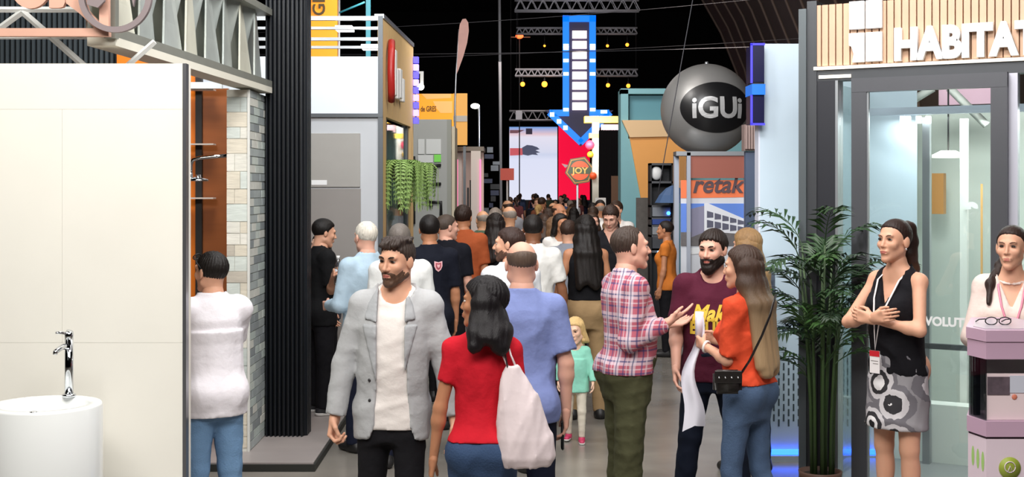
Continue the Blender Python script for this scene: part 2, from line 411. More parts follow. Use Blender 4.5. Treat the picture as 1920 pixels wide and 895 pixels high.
m_galv = M('galvanised_sheet', '#b4bab6', .42, .45, var=.22, vs=5, bump=.15, bs=7)
m_galv2 = M('pale_zinc_sheet', '#cfcdbd', .45, .3, var=.2, vs=4, bump=.15, bs=7)
A = Vector((X(206, 6.62), 6.62)); B = Vector((X(505, 10.0), 10.0))
ang = math.atan2(B.y - A.y, B.x - A.x); Ln = (B - A).length
zb, zt2 = 2.78, 3.36
fa = empty('folded_metal_fascia', 'fascia of folded galvanised sheet plates along the edge of the washroom canopy', 'fascia', (A.x, A.y, 0), ang)
m_rail = M('zinc_rail', '#97988f', .5, .5, var=.1)
box('bottom_rail', 0, Ln, -.03, .10, zb, zb + .05, m_rail, fa)
box('top_rail', 0, Ln, -.03, .10, zt2 - .02, zt2 + .03, m_rail, fa)
box('soffit_board', 0, Ln, -.03, .12, zb - .045, zb, M('soffit', '#d8d4c6', .6), fa)
box('back_sheet', .02, Ln, .125, .135, zb + .05, zt2, M('back_zinc', '#c4c6bc', .5, .3, var=.15, vs=4), fa)
box('corner_post', -.03, .02, -.04, .02, zb - .01, zt2 + .05, m_rail, fa)
N = 8
for i in range(N):
    x0 = .03 + i * (Ln - .06) / N; x1 = .03 + (i + 1) * (Ln - .06) / N; w = x1 - x0; zc0, zc1 = zb + .05, zt2 - .02
    sl = .05 if i % 2 else .02
    bm = bmesh.new()
    pts = [(x0, 0, zc0), (x1 - .01, sl, zc0), (x1 - w*.22, .07, zc1), (x0 + w*.22, .02, zc1)]
    vs_ = [bm.verts.new(p) for p in pts] + [bm.verts.new((p[0], p[1] + .012, p[2])) for p in pts]
    for f in ((0,1,2,3),(7,6,5,4),(0,4,5,1),(1,5,6,2),(2,6,7,3),(3,7,4,0)): bm.faces.new([vs_[j] for j in f])
    link('plate', bm_mesh('plate', bm), m_galv if i % 3 else m_galv2, fa)
    bm = bmesh.new()
    pts = [(x1 - w*.22, .07, zc1), (x1 + w*.22, .02, zc1), (x1, .11, zc0 + .02)]
    vs_ = [bm.verts.new(p) for p in pts] + [bm.verts.new((p[0], p[1] + .012, p[2])) for p in pts]
    for f in ((2,1,0),(3,4,5),(0,1,4,3),(1,2,5,4),(2,0,3,5)): bm.faces.new([vs_[j] for j in f])
    if i < N - 1: link('plate', bm_mesh('plate', bm), m_galv, fa)

# pillar clad in worn wood-look strips (front) and small grey bricks (aisle side)
rnd = random.Random(4)
pm = [M('strip_%d' % i, h, .55, var=.25, vs=9, bump=.2, bs=20, stretch=(1, 1, 6)) for i, h in enumerate(('#e0ded3', '#d3dad3', '#dcd4c2', '#c8d0cb', '#e6e3d8', '#c2baac'))]
gm = [M('brick_%d' % i, h, .5, var=.2, vs=12, bump=.2, bs=30) for i, h in enumerate(('#9ca3a4', '#b9c3be', '#c8cfc8', '#aab1b0', '#8e9496', '#d3d3cb'))]
Yp0, Yp1 = 9.4, 10.25; xp0, xp1 = X(425, Yp0), X(467, Yp0); zp = Z(168, Yp0)
pil = empty('clad_pillar', 'pillar clad in worn pale wood strips and small grey bricks beside the black ribbed wall', 'pillar', (xp1, Yp0, 0))
box('core', xp0 - xp1 + .008, -.008, .008, Yp1 - Yp0, 0, zp, M('mortar', '#c6c5bd', .8), pil)
unit = None
def brick(x0, x1, y0, y1, z0, z1, m):
    bm = bmesh.new(); bm_box(bm, x0, x1, y0, y1, z0, z1); link('brick', bm_mesh('brick', bm), m, pil)
z = 0.0
while z < zp - .03:
    h = rnd.choice((.085, .11, .13)); z1 = min(zp, z + h); wd = xp0 - xp1
    sp = rnd.choice((0, 0, wd * .4, wd * .65))
    if sp:
        brick(wd, sp - .002, rnd.uniform(0, .004), .01, z + .002, z1 - .002, rnd.choice(pm)); brick(sp + .002, -.006, rnd.uniform(0, .004), .01, z + .002, z1 - .002, rnd.choice(pm))
    else: brick(wd, -.006, rnd.uniform(0, .004), .01, z + .002, z1 - .002, rnd.choice(pm))
    z = z1
box('corner_strip', -.012, .006, -.006, .012, 0, zp, M('corner_trim', '#dcdcd6', .4), pil)
z = 0.0; r_ = 0; D = Yp1 - Yp0
while z < zp - .02:
    y = .014; first = True
    while y < D - .02:
        l = rnd.choice((.16, .22, .3)) * (.5 if first and r_ % 2 else 1); y1 = min(D, y + l)
        brick(-.01, rnd.uniform(.0, .004), y + .003, y1 - .003, z + .003, min(zp, z + .062) - .003, rnd.choice(gm)); y = y1; first = False
    z += .062; r_ += 1
# shower fittings and coloured boards seen in the gap
Yo = 10.9
ob = empty('orange_wardrobe_board', 'orange board with dark post and thin shelves behind the shower arm', 'display board', (0, Yo, 0))
box('orange_panel', X(219, Yo), X(374, Yo), 0, .04, .06, 3.4, M('orange_laminate', '#ee7a12', .45, var=.05), ob)
box('brown_panel', X(374, Yo), X(428, Yo), -.01, .04, .06, Z(166, Yo), M('brown_laminate', '#9a5426', .4, var=.2, vs=5, stretch=(.3, 1, 4)), ob)
box('dark_post', X(369, Yo), X(381, Yo), -.05, 0, .06, 3.2, M('post_dark', '#221d1c', .5), ob)
for py in (172, 273, 373): box('shelf', X(352, Yo), X(408, Yo), -.16, -.055, Z(py, Yo), Z(py, Yo) + .012, M('pale_shelf', '#e8d8cc', .3), ob)
box('white_lintel', X(345, Yo), X(426, Yo), -.2, -.16, Z(166, Yo - .2), Z(154, Yo - .2), m_white, ob)
rbk = empty('black_slat_screen', 'black vertical slat screen high behind the white roof truss', 'screen wall', (0, Yo + .1, 0))
box('board', X(-40, Yo), X(222, Yo), .03, .06, .06, 4.3, m_black, rbk)
for i in range(26):
    px = -36 + i * 9.9; box('slat', X(px, Yo), X(px + 5.2, Yo), -.02, .03, .06, 4.3, M('slat_grey', '#3d4448', .45, .2), rbk)
sh = empty('shower_arm', 'chrome shower arm with a round head fixed to the clad pillar', 'shower', (X(427, 9.6), 9.6, 0))
def sp_(px, py, dy=0): return (X(px, 9.6) - X(427, 9.6), dy, Z(py, 9.6))
tube('arm', [sp_(427, 292), sp_(400, 294), sp_(372, 297), sp_(362, 300), sp_(358, 308), sp_(357, 328)], .014, m_chrome, sh, 10)
lathe('shower_head', [(0, 0), (.07, 0), (.075, .006), (.07, .014), (.02, .026), (.016, .05), (0, .05)], m_chrome, sh, 24, sp_(372, 340))
tube('joint', [sp_(357, 324), sp_(358, 336), sp_(366, 336)], .017, m_chrome, sh, 10)
box('wall_plate', 0, .012, -.04, .04, Z(304, 9.6), Z(282, 9.6), m_chrome, sh)

# ------------------------------------------------------------------ black ribbed stand wall and its low platform
m_rib = M('black_corrugated', '#15191f', .4, .35, var=.1)
Yr = 9.95
rw = empty('black_ribbed_wall', 'tall black ribbed wall standing on a low grey platform', 'stand wall', (X(505, Yr) - .04, Yr, .06))
W_ = X(584, Yr + .26) - .02 - X(505, Yr) + .04
box('core', 0, W_, .05, .26, 0, 4.6, m_black, rw)
for i in range(9):
    x0 = i * W_ / 9; w = W_ / 9
    vprism('rib', [(x0 + .004, .05), (x0 + .012, .004), (x0 + w - .012, .004), (x0 + w - .004, .05)], 0, 4.6, m_rib, rw)
for i in range(3):
    y0 = .05 + i * .07
    vprism('rib', [(W_, y0), (W_ + .02, y0 + .012), (W_ + .02, y0 + .05), (W_, y0 + .06)], 0, 4.6, m_rib, rw)
pf = empty('low_platform', 'low grey stand platform with a black front edge under the ribbed wall', 'platform', (0, 0, 0))
vprism('deck', [(-3.6, 9.02), (-1.40, 9.02), (-1.43, 11.9), (-3.6, 11.9)], .045, .06, M('deck_grey', '#9b928f', .4, var=.08), pf)
vprism('edge', [(-3.6, 9.0), (-1.385, 9.0), (-1.415, 11.9), (-3.6, 11.9)], 0, .05, M('edge_black', '#22231f', .6), pf)

# ------------------------------------------------------------------ white panel stand with pine fascia
Ys = 11.95; x0 = X(718, Ys); za = Z(30, Ys)
st = empty('white_panel_stand', 'exhibition stand with white panels, open grey roof frame and pine fascia', 'stand', (x0, Ys, 0), 0)
wl = 1.9
m_frame = M('grey_profile', '#5c6064', .4, .5); m_wp = M('white_panel', '#e3ebf2', .45, var=.02); m_gp = M('pale_grey_panel', '#bfc2c6', .5, var=.03)
m_st = M('grey_tile_sample', '#a09d98', .5, var=.06); m_pine = M('pine_board', '#d3b17c', .55, var=.12, vs=3, stretch=(8, 8, 1))
def zz(py): return Z(py, Ys)
box('post', -.045, 0, -.01, .05, 0, za, m_frame, st); box('post', -wl, -wl + .05, -.01, .05, 0, za, m_frame, st)
for (a, b2) in ((30, 38), (50, 55), (70, 76), (86, 91)): box('roof_rail', -wl, 0, 0, .04, zz(b2), zz(a), m_alu, st)
box('mid_beam', -wl, 0, -.015, .05, zz(220), zz(213), m_frame, st)
box('upper_panel', -wl + .05, -.045, .0, .03, zz(213), zz(106), m_wp, st)
box('lower_panel', -wl + .05, -.045, .02, .05, 0, zz(220), m_gp, st)
box('tile_sample', -wl + .3, X(675, Ys) - x0, 0, .022, zz(351), zz(250), m_st, st, .003)
box('tile_sample', -wl + .3, X(676, Ys) - x0, .008, .022, zz(760), zz(354), M('taupe_tile_sample', '#8f8a86', .5, var=.06), st, .003)
lb = box('price_label', X(584, Ys) - x0, X(613, Ys) - x0, -.004, .0, zz(347), zz(338), m_white, st)
for i, px in enumerate((640, 690)):
    o = box('roof_lamp', X(px, Ys) - x0 - .10, X(px, Ys) - x0 + .06, .3, .5, zz(80 - 36*(1-i)) - .02, zz(80 - 36*(1-i)) + .02, M('lamp_glow', '#ffffff', emit=6), st)
sd = Vector((X(775, 14.4) - x0, 14.4 - Ys)); sa = math.atan2(sd.y, sd.x); sl_ = sd.length
side = empty('aisle_side', None, None, (0, 0, 0), sa); side.parent = st
zf = zz(213)
nb = 7
for i in range(nb): box('pine_board', i*sl_/nb + .002, (i+1)*sl_/nb - .002, 0, .05, zf - .02, za - .02, m_pine, side)
box('roof_edge', 0, sl_, -.01, .08, za - .02, za + .02, m_alu, side)
box('pine_upright', .02, .22, .0, .05, 0, zf - .02, m_pine, side); box('pine_upright', sl_ - .25, sl_, .0, .05, 0, zf - .02, m_pine, side)
box('dark_mullion', .3, .42, .02, .08, 0, zf - .02, m_frame, side); box('dark_mullion', sl_ - .42, sl_ - .3, .02, .08, 0, zf - .02, m_frame, side)
box('glass_pane', .42, sl_ - .42, .04, .05, 0, zf - .05, glassmat('pane_glass'), side)
box('back_sheet', .42, sl_ - .42, .12, .14, 0, zf - .05, m_wp, side)
# curved red bar, white lettering and the lilac light strip on the fascia
tube('logo_bar', [(.30, -.04, 3.40), (.22, -.05, 3.3), (.19, -.05, 3.1), (.22, -.05, 2.92), (.30, -.04, 2.83)], .035, M('red_logo', '#a8231f', .4), side, 8)
for (u0, u1, a, b2) in ((.55, .66, 3.35, 2.9), (.72, .86, 3.18, 2.88), (.92, 1.08, 3.2, 2.9), (1.14, 1.28, 3.12, 2.88)): box('white_letter', u0, u1, -.05, -.005, b2, a, m_white, side, .01)
for i in range(9): box('light_cell', sl_ - .05, sl_ + .03, -.06, -.005, 2.72 + i*.085, 2.79 + i*.085, M('lilac_led' if i % 2 else 'blue_led', '#b9a2ff' if i % 2 else '#5a52e0', emit=2.2), side)

# orange vertical banner behind that stand
Yb = 15.5
bn = empty('orange_banner', 'tall orange banner with vertical dark letters behind the white panel stand', 'banner', (0, 0, 0))
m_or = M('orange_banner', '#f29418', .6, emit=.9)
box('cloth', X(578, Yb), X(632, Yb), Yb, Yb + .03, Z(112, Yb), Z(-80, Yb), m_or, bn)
text('lettering', 'GR', (X(609, Yb), Yb - .012, Z(30, Yb)), .21, M('banner_ink', '#4a3a18', .6), bn, .004, .004, rot=(math.pi/2, -math.pi/2, 0))
tube('pole', [(X(634, Yb), Yb + .05, 0), (X(634, Yb), Yb + .05, 5)], .02, m_alu, bn)
cy = empty('cyan_mast', 'cyan mast with a stay rod rising above the white panel stand', 'mast', (0, 0, 0)); m_cy = M('cyan_steel', '#3f9fb0', .4)
Yc2 = 14.6; box('mast', X(686, Yc2), X(694, Yc2), Yc2, Yc2 + .05, 0, 4.6, m_cy, cy); tube('stay', [(X(636, Yc2), Yc2, Z(24, Yc2)), (X(684, Yc2), Yc2, Z(4, Yc2))], .012, m_cy, cy)

# hanging fern by the stand
m_fern = M('fern_green', '#8fae62', .6, var=.25, vs=8)
def fern(X0, Y0, Z0, n, L, label, seed):
    r = random.Random(seed); e = empty('hanging_fern', label, 'plant', (X0, Y0, Z0), 0, None)
    lathe('pot', [(0, -.02), (.07, -.02), (.1, .1), (.09, .1), (.06, 0), (0, 0)], M('fern_pot', '#6d6a55', .7), e, 16)
    for i in range(n):
        a = 2*math.pi*i/n + r.uniform(-.2, .2); l = L * r.uniform(.6, 1.1); out = r.uniform(.08, .24)
        P = [Vector((math.cos(a)*out*min(1, t*2), math.sin(a)*out*min(1, t*2), .08 + .12*math.sin(t*3.0) - l*max(0, t-.3)**1.2)) for t in [j/20 for j in range(21)]]
        V, Fc = [], []
        for j in range(len(P)-1):
            d = (P[j+1]-P[j]).normalized(); s_ = d.cross(Vector((0,0,1)))
            s_ = s_.normalized() if s_.length > .05 else Vector((-math.sin(a), math.cos(a), 0))
            w = .105 * (1 - j/24)
            for sg_ in (-1, 1):
                o = len(V); p = P[j]; V += [tuple(p), tuple(p + s_*sg_*w*.5 + d*.017 + Vector((0,0,.01))), tuple(p + s_*sg_*w - Vector((0,0,.015))), tuple(p + s_*sg_*w*.5 - d*.017)]
                Fc.append((o, o+1, o+2, o+3))
        Vt, Ft = tube_arrays(P, .003, 4); o = len(V); V += [tuple(v) for v in Vt]; Fc += [tuple(k + o for k in f) for f in Ft]
        me = bpy.data.meshes.new('frond'); me.from_pydata(V, [], Fc); link('frond', me, m_fern, e)
fern(X(738, 12.3) + .06, 12.35, Z(335, 12.3), 34, .62, 'hanging fern nearest the white tile sample panel', 1)
fern(X(768, 13.4) + .1, 13.4, Z(338, 13.4), 34, .6, 'hanging fern beside the grey wall with the black pipe logo', 2)

# ------------------------------------------------------------------ grey pipe-logo wall, orange billboard and far left stands
Yg = 18.5
gw = empty('grey_logo_wall', 'grey stand wall with black pipe lettering and one green square', 'stand wall', (0, 0, 0))
box('panel', X(772, Yg), X(838, Yg), Yg, Yg + .15, 0, Z(224, Yg), M('grey_wall', '#8d8f8c', .6, var=.03), gw)
box('return_panel', X(838, Yg), X(852, Yg), Yg + .15, Yg + 1.0, 0, Z(236, Yg), M('beige_return', '#b5ab95', .6), gw)
box('side_cap', X(838, Yg), X(846, Yg), Yg, Yg + .15, 0, Z(224, Yg), M('grey_side', '#7e8078', .6), gw)
m_sq = M('light_square', '#b4b7b6', .5); m_gr = M('green_square', '#67c23f', .5)
for (a, b2, c_, d_, mm) in ((784, 796, 261, 289, m_sq), (799, 827, 261, 289, m_sq), (784, 812, 291, 305, m_sq), (814, 827, 290, 304, m_gr)): box('square_tile', X(a, Yg), X(b2, Yg), Yg - .02, Yg, Z(d_, Yg), Z(c_, Yg), mm, gw)
def pp(px, py): return (X(px, Yg - .04), Yg - .04, Z(py, Yg - .04))
m_pipe = M('black_pipe', '#1d1d1d', .4)
for path in ([(827, 310), (812, 310), (803, 314), (800, 322), (800, 338), (804, 345), (827, 345)], [(800, 352), (800, 372), (804, 379), (810, 388)], [(804, 379), (827, 379), (827, 404)], [(776, 293), (776, 420)]):
    tube('pipe_letter', [pp(*p) for p in path], .022, m_pipe, gw, 8)
Yl = 24.0
bb = empty('orange_billboard', 'orange and yellow billboard with dark lettering above the grey logo wall', 'billboard', (0, 0, 0))
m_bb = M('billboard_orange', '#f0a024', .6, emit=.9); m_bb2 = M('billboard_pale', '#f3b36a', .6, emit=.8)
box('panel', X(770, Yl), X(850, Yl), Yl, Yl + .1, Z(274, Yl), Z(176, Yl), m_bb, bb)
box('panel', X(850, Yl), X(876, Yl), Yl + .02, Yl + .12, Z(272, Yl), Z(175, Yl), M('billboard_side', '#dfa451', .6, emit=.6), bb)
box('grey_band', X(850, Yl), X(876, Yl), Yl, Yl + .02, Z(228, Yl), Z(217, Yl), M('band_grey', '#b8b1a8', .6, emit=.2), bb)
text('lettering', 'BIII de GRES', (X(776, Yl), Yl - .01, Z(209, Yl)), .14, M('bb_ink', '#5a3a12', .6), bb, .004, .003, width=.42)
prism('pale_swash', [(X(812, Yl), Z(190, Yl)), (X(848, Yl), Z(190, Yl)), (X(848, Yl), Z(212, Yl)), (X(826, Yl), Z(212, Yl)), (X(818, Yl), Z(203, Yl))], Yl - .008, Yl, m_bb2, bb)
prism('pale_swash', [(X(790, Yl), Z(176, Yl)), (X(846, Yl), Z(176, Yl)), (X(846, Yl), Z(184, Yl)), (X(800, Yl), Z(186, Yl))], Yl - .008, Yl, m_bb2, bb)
for px in (778, 868): box('leg', X(px, Yl), X(px + 5, Yl), Yl + .12, Yl + .17, 0, Z(274, Yl), m_frame, bb)
fd = empty('floodlight', 'white floodlight shining on a bracket above the orange billboard', 'floodlight', (X(789, 23), 23, 0))
box('bracket', -.09, .0, -.01, .02, Z(138, 23), Z(134, 23), m_white, fd); box('stem', -.01, .05, -.02, .02, Z(158, 23), Z(134, 23), m_white, fd)
ball('lamp', (0.0, 0, Z(163, 23)), .06, M('flood_glow', '#fff6df', emit=30), fd); tube('pole', [(-.09, .0, 0), (-.09, .0, Z(134, 23))], .02, m_frame, fd)
ff = empty('feather_flag', 'pale pink feather flag on a thin pole beside the orange billboard', 'flag', (X(853, 20), 20, 0))
m_flag = M('pink_flag', '#c99c93', .7, var=.15)
fx = lambda px: X(px, 20) - X(853, 20)
prism('flag', [(fx(a), Z(b2, 20)) for a, b2 in ((856, 140), (857, 110), (859, 70), (862, 46), (867, 36), (873, 35), (878, 42), (879, 58), (876, 80), (869, 105), (860, 130))], -.006, .006, m_flag, ff)
tube('pole', [(fx(854), 0, 0), (fx(853), 0, Z(200, 20)), (fx(855), 0, Z(140, 20)), (fx(860), 0, Z(55, 20))], [.02, .016, .012, .006], m_alu, ff)
sl2 = empty('street_lamp', 'white street lamp glowing on a thin mast beyond the stands', 'street lamp', (X(898, 34), 34, 0))
tube('mast', [(0, 0, 0), (0, 0, Z(200, 34)), (-.03, 0, Z(196, 34)), (-.12, 0, Z(195, 34))], .03, m_alu, sl2); ball('lamp', (-.1, 0, Z(199, 34)), (.12, .1, .07), M('street_glow', '#fffbe8', emit=25), sl2)
# small white stand with pink lights
Yk = 25.0
wk = empty('white_kiosk', 'small white kiosk with pink light strips and a dark doorway', 'kiosk', (0, 0, 0)); m_wk = M('kiosk_white', '#d8cfc8', .5); m_pk = M('pink_led', '#ff7fb0', emit=1.6)
box('left_wall', X(853, Yk), X(866, Yk), Yk, Yk + .1, 0, Z(280, Yk), m_wk, wk); box('right_wall', X(884, Yk), X(902, Yk), Yk - .3, Yk + .1, 0, Z(284, Yk), m_wk, wk)
box('roof', X(853, Yk), X(908, Yk), Yk - .3, Yk + 1, Z(284, Yk), Z(276, Yk), M('kiosk_roof', '#837a70', .6), wk); box('back_wall', X(853, Yk), X(905, Yk), Yk + .9, Yk + 1, 0, Z(284, Yk), M('kiosk_back', '#e8c8bd', .6, emit=.3), wk)
for px in (857, 900): box('light_strip', X(px, Yk), X(px + 3, Yk), Yk - .33, Yk - .3, .6, Z(300, Yk), m_pk, wk)
for px, z1 in ((870, 340), (876, 352), (881, 338)): box('dark_post', X(px, Yk), X(px + 3.5, Yk), Yk - .1, Yk - .05, 0, Z(z1, Yk), m_dark, wk)

# mast with camera crane, red box on pole
cm = empty('lighting_mast', 'thin tall grey mast rising beside the stage screen', 'mast', (X(940, 42), 42, 0)); tube('pole', [(0, 0, 0), (X(936, 42) - X(940, 42), 0, 9)], .05, M('mast_grey', '#bdbdc0', .5), cm); box('foot', -.3, .3, -.3, .3, 0, .05, m_dark, cm)
cg = empty('speaker_tower', 'dark stack of stage equipment left of the stage screen', 'stage equipment', (X(925, 40), 40, 0))
rr = random.Random(8)
for i in range(12):
    a = rr.uniform(-.35, .2); zc_ = 1.0 + i*.19; w = rr.uniform(.12, .3); box('case', a, a + w, -.2, .1, zc_, zc_ + rr.uniform(.1, .18), rr.choice((m_dark, m_frame, m_black, M('case_blue', '#2c3554', .5))), cg)
box('stand', -.3, .3, -.2, .2, 0, 1.0, m_dark, cg)
rs_ = empty('red_box_sign', 'small red box sign on a white pole before the stage screen', 'sign', (X(951, 32), 32, 0)); box('box', -.17, .17, -.1, .1, Z(338, 32), Z(316, 32), M('coral_sign', '#d65a4a', .5, emit=.3), rs_); tube('pole', [(0, 0, 0), (0, 0, Z(338, 32))], .025, m_white, rs_)

# ------------------------------------------------------------------ stage screen, red panel, arrow, trusses
Yv = 60.0
def vx(p): return X(p, Yv)
def vz(p): return Z(p, Yv)
sc = empty('led_screen', 'large glowing white stage screen showing a red sleeve and grey glove', 'screen', (0, 0, 0))
m_scr, nt, b = nodemat('screen_glow'); b.inputs['Base Color'].default_value = (.02, .02, .02, 1)
tc = nt.nodes.new('ShaderNodeTexCoord'); sx_ = nt.nodes.new('ShaderNodeSeparateXYZ'); mr = nt.nodes.new('ShaderNodeMapRange'); cr = nt.nodes.new('ShaderNodeValToRGB')
mr.inputs['From Min'].default_value = vz(375); mr.inputs['From Max'].default_value = vz(238)
cr.color_ramp.elements[0].color = lin('#e4e6f8'); cr.color_ramp.elements[0].position = 0; cr.color_ramp.elements[1].color = lin('#6f9fe0'); cr.color_ramp.elements[1].position = 1
for p_, c_ in ((.55, '#dfe3f8'), (.62, '#cfd6ee'), (.66, '#d9dcf0'), (.86, '#e6e2f2'), (.9, '#e4c6cf')): e_ = cr.color_ramp.elements.new(p_); e_.color = lin(c_)
nt.links.new(tc.outputs['Object'], sx_.inputs[0]); nt.links.new(sx_.outputs['Z'], mr.inputs['Value']); nt.links.new(mr.outputs[0], cr.inputs[0])
nt.links.new(cr.outputs[0], b.inputs['Emission Color']); b.inputs['Emission Strength'].default_value = 1.75
box('display', vx(955), vx(1045), Yv, Yv + .2, vz(375), vz(238), m_scr, sc)
prism('red_sleeve_image', [(vx(956), vz(278)), (vx(980), vz(278)), (vx(980), vz(291)), (vx(956), vz(292))], Yv - .02, Yv, M('scr_red', '#d8626a', emit=1.4), sc)
prism('glove_image', [(vx(a), vz(c_)) for a, c_ in ((979, 277), (988, 272), (998, 273), (1007, 276), (1012, 280), (1004, 282), (1013, 286), (1005, 287), (1009, 291), (998, 290), (990, 292), (980, 290))], Yv - .03, Yv - .01, M('scr_glove', '#666a86', emit=.9), sc)
prism('logo_image', [(vx(986), vz(241)), (vx(998), vz(241)), (vx(998), vz(252)), (vx(986), vz(252))], Yv - .03, Yv - .01, M('scr_logo', '#5b5068', emit=.5), sc)
prism('pink_image', [(vx(956), vz(244)), (vx(984), vz(244)), (vx(970), vz(250)), (vx(956), vz(250))], Yv - .03, Yv - .01, M('scr_pink', '#b8808c', emit=.5), sc)
box('base', vx(950), vx(1046), Yv, Yv + .4, 0, vz(375), m_dark, sc)
rp = empty('red_stage_panel', 'bright red lit panel beside the white stage screen', 'screen', (0, 0, 0)); box('display', vx(1047.5), vx(1106), Yv + .05, Yv + .25, vz(375), vz(222), M('red_glow', '#f4063c', emit=1.7), rp)
box('base', vx(1047), vx(1108), Yv + .05, Yv + .4, 0, vz(375), m_dark, rp)
prism('white_mark', [(vx(1053), vz(307)), (vx(1066), vz(310)), (vx(1060), vz(315))], Yv + .02, Yv + .05, M('mark_white', '#ffe0e0', emit=.8), rp)
# arrow sign
Ya = 40.0
def ax_(p): return X(p, Ya)
def az(p): return Z(p, Ya)
ar = empty('arrow_sign', 'giant blue lit arrow sign pointing down with a white bulb shaft', 'arrow sign', (0, Ya, 0))
m_bl = M('arrow_blue', '#0a78e8', emit=1.7); m_bw = M('bulb_white', '#f4f6ff', emit=3); m_wl = M('shaft_light', '#fff1ee', emit=2.6); m_ab = M('arrow_back', '#3a3450', .6, emit=.05)
out = [(1055, 29), (1117, 29), (1117, 207), (1150, 207), (1089, 275), (1022, 207), (1055, 207)]
prism('back_plate', [(ax_(a), az(c_)) for a, c_ in out], .03, .14, m_ab, ar)
def strip(name, a, c_, w, m, y0=-.05, y1=.03, p=None):
    a, c_ = Vector((ax_(a[0]), az(a[1]))), Vector((ax_(c_[0]), az(c_[1]))); d = (c_ - a).normalized(); n_ = Vector((-d.y, d.x)) * w / 2
    return prism(name, [a + n_, c_ + n_, c_ - n_, a - n_], y0, y1, m, p or ar)
w_ = 12 * Ya / F
for a, c_ in (((1055, 35), (1117, 35)), ((1061, 30), (1061, 207)), ((1111, 30), (1111, 207)), ((1030, 212), (1067, 212)), ((1105, 212), (1142, 212)), ((1030, 211), (1090, 268)), ((1144, 211), (1088, 268))): strip('blue_edge', a, c_, w_, m_bl)
for i in range(8):
    y = 58 + i * 19.2
    box('light_bar', ax_(1073), ax_(1100), -.06, .03, az(y + 14), az(y), m_wl, ar)
for px in (1061, 1111):
    for py in (86, 91, 114, 139, 206): box('bulb', ax_(px - 5), ax_(px + 5), -.08, -.05, az(py + 3), az(py - 3), m_bw, ar)
for t in (.02, .27, .5): box('bulb', ax_(1034 + 52*t - 4), ax_(1034 + 52*t + 4), -.08, -.05, az(214 + 52*t + 4), az(214 + 52*t - 4), m_bw, ar)
box('bulb', ax_(1126), ax_(1138), -.08, -.05, az(213), az(207), m_bw, ar)
for px in (1070, 1104): tube('hanger', [(ax_(px), .1, az(30)), (ax_(px), .1, az(-40))], .01, m_dark, ar)
m_tr = M('truss_alu', '#a8a6aa', .5, .3)
def truss(label, x0, x1, y0, y1, Yt, drops=()):
    e = empty('lighting_truss', label, 'truss', (0, 0, 0)); a0, a1, zt_, zb_ = X(x0, Yt), X(x1, Yt), Z(y0, Yt), Z(y1, Yt); d = (zt_ - zb_)
    for zz_ in (zt_, zb_):
        for yy in (Yt, Yt + d): tube('chord', [(a0, yy, zz_), (a1, yy, zz_)], .028, m_tr, e, 6)
    n = int((a1 - a0) / d); L = []
    for i in range(n):
        u0, u1 = a0 + (a1 - a0)*i/n, a0 + (a1 - a0)*(i + 1)/n; um = (u0 + u1)/2
        for yy in (Yt, Yt + d): L += [([(u0, yy, zb_), (um, yy, zt_)], .015), ([(um, yy, zt_), (u1, yy, zb_)], .015)]
        L.append(([(um, Yt, zt_), (um, Yt + d, zt_)], .012))
    tubes('lattice', L, m_tr, e, 5)
    for xx in (a0 + .05, a1 - .05): tube('hanger_cable', [(xx, Yt + d/2, zt_), (xx, Yt + d/2, 13)], .012, m_dark, e, 5)
    return e
truss('heavy grey lighting truss above the top of the blue arrow', 965, 1200, -2, 19, 39.0)
truss('thin grey lighting truss crossing the upper shaft of the blue arrow', 968, 1195, 52, 63, 41.5)
truss('thin grey lighting truss crossing the lower shaft of the blue arrow', 966, 1196, 130, 142, 41.5)
tr4 = truss('grey box truss just above the white stage screen', 955, 1060, 208, 225, 44)
box('winch_case', X(967, 43.9), X(979, 43.9), 43.7, 44, Z(225, 43.9), Z(208, 43.9), m_tr, tr4)
m_amber = M('amber_bulb', '#ff9a30', emit=5); m_amb2 = M('red_bulb', '#ff5a2a', emit=6)
for (px, py, r, g) in ((980, 158, .08, 'lower'), (1021, 158, .10, 'lower'), (1140, 160, .07, 'lower'), (1178, 161, .07, 'lower'), (1139, 86, .05, 'upper'), (1176, 84, .06, 'upper'), (1021, 86, .04, 'upper')):
    e = empty('hanging_bulb', 'amber bulb hanging under the %s thin truss by the arrow' % g, 'lamp', (X(px, 41.5), 41.5, Z(py, 41.5)), 0, 'amber bulbs under the %s thin truss' % g)
    ball('bulb', (0, 0, 0), r, m_amber, e, 10); tube('cord', [(0, 0, r), (0, 0, Z(142 if g == 'lower' else 63, 41.5) - Z(py, 41.5))], .01, m_dark, e, 5); lathe('socket', [(.03, r*.8), (.03, r + .08), (0, r + .08)], m_dark, e, 8)
e = empty('sodium_lamp', 'bright orange lamp with two small arms left of the blue arrow', 'lamp', (X(974, 45), 45, 0)); ball('lamp', (0, 0, Z(68, 45)), (.14, .1, .09), m_amb2, e); tube('arm', [(-.32, 0, Z(70, 45)), (.38, 0, Z(70, 45))], .02, M('lamp_arm', '#7a4a30', .5), e); tube('mast', [(0, .05, 0), (0, .05, Z(70, 45))], .02, m_dark, e)

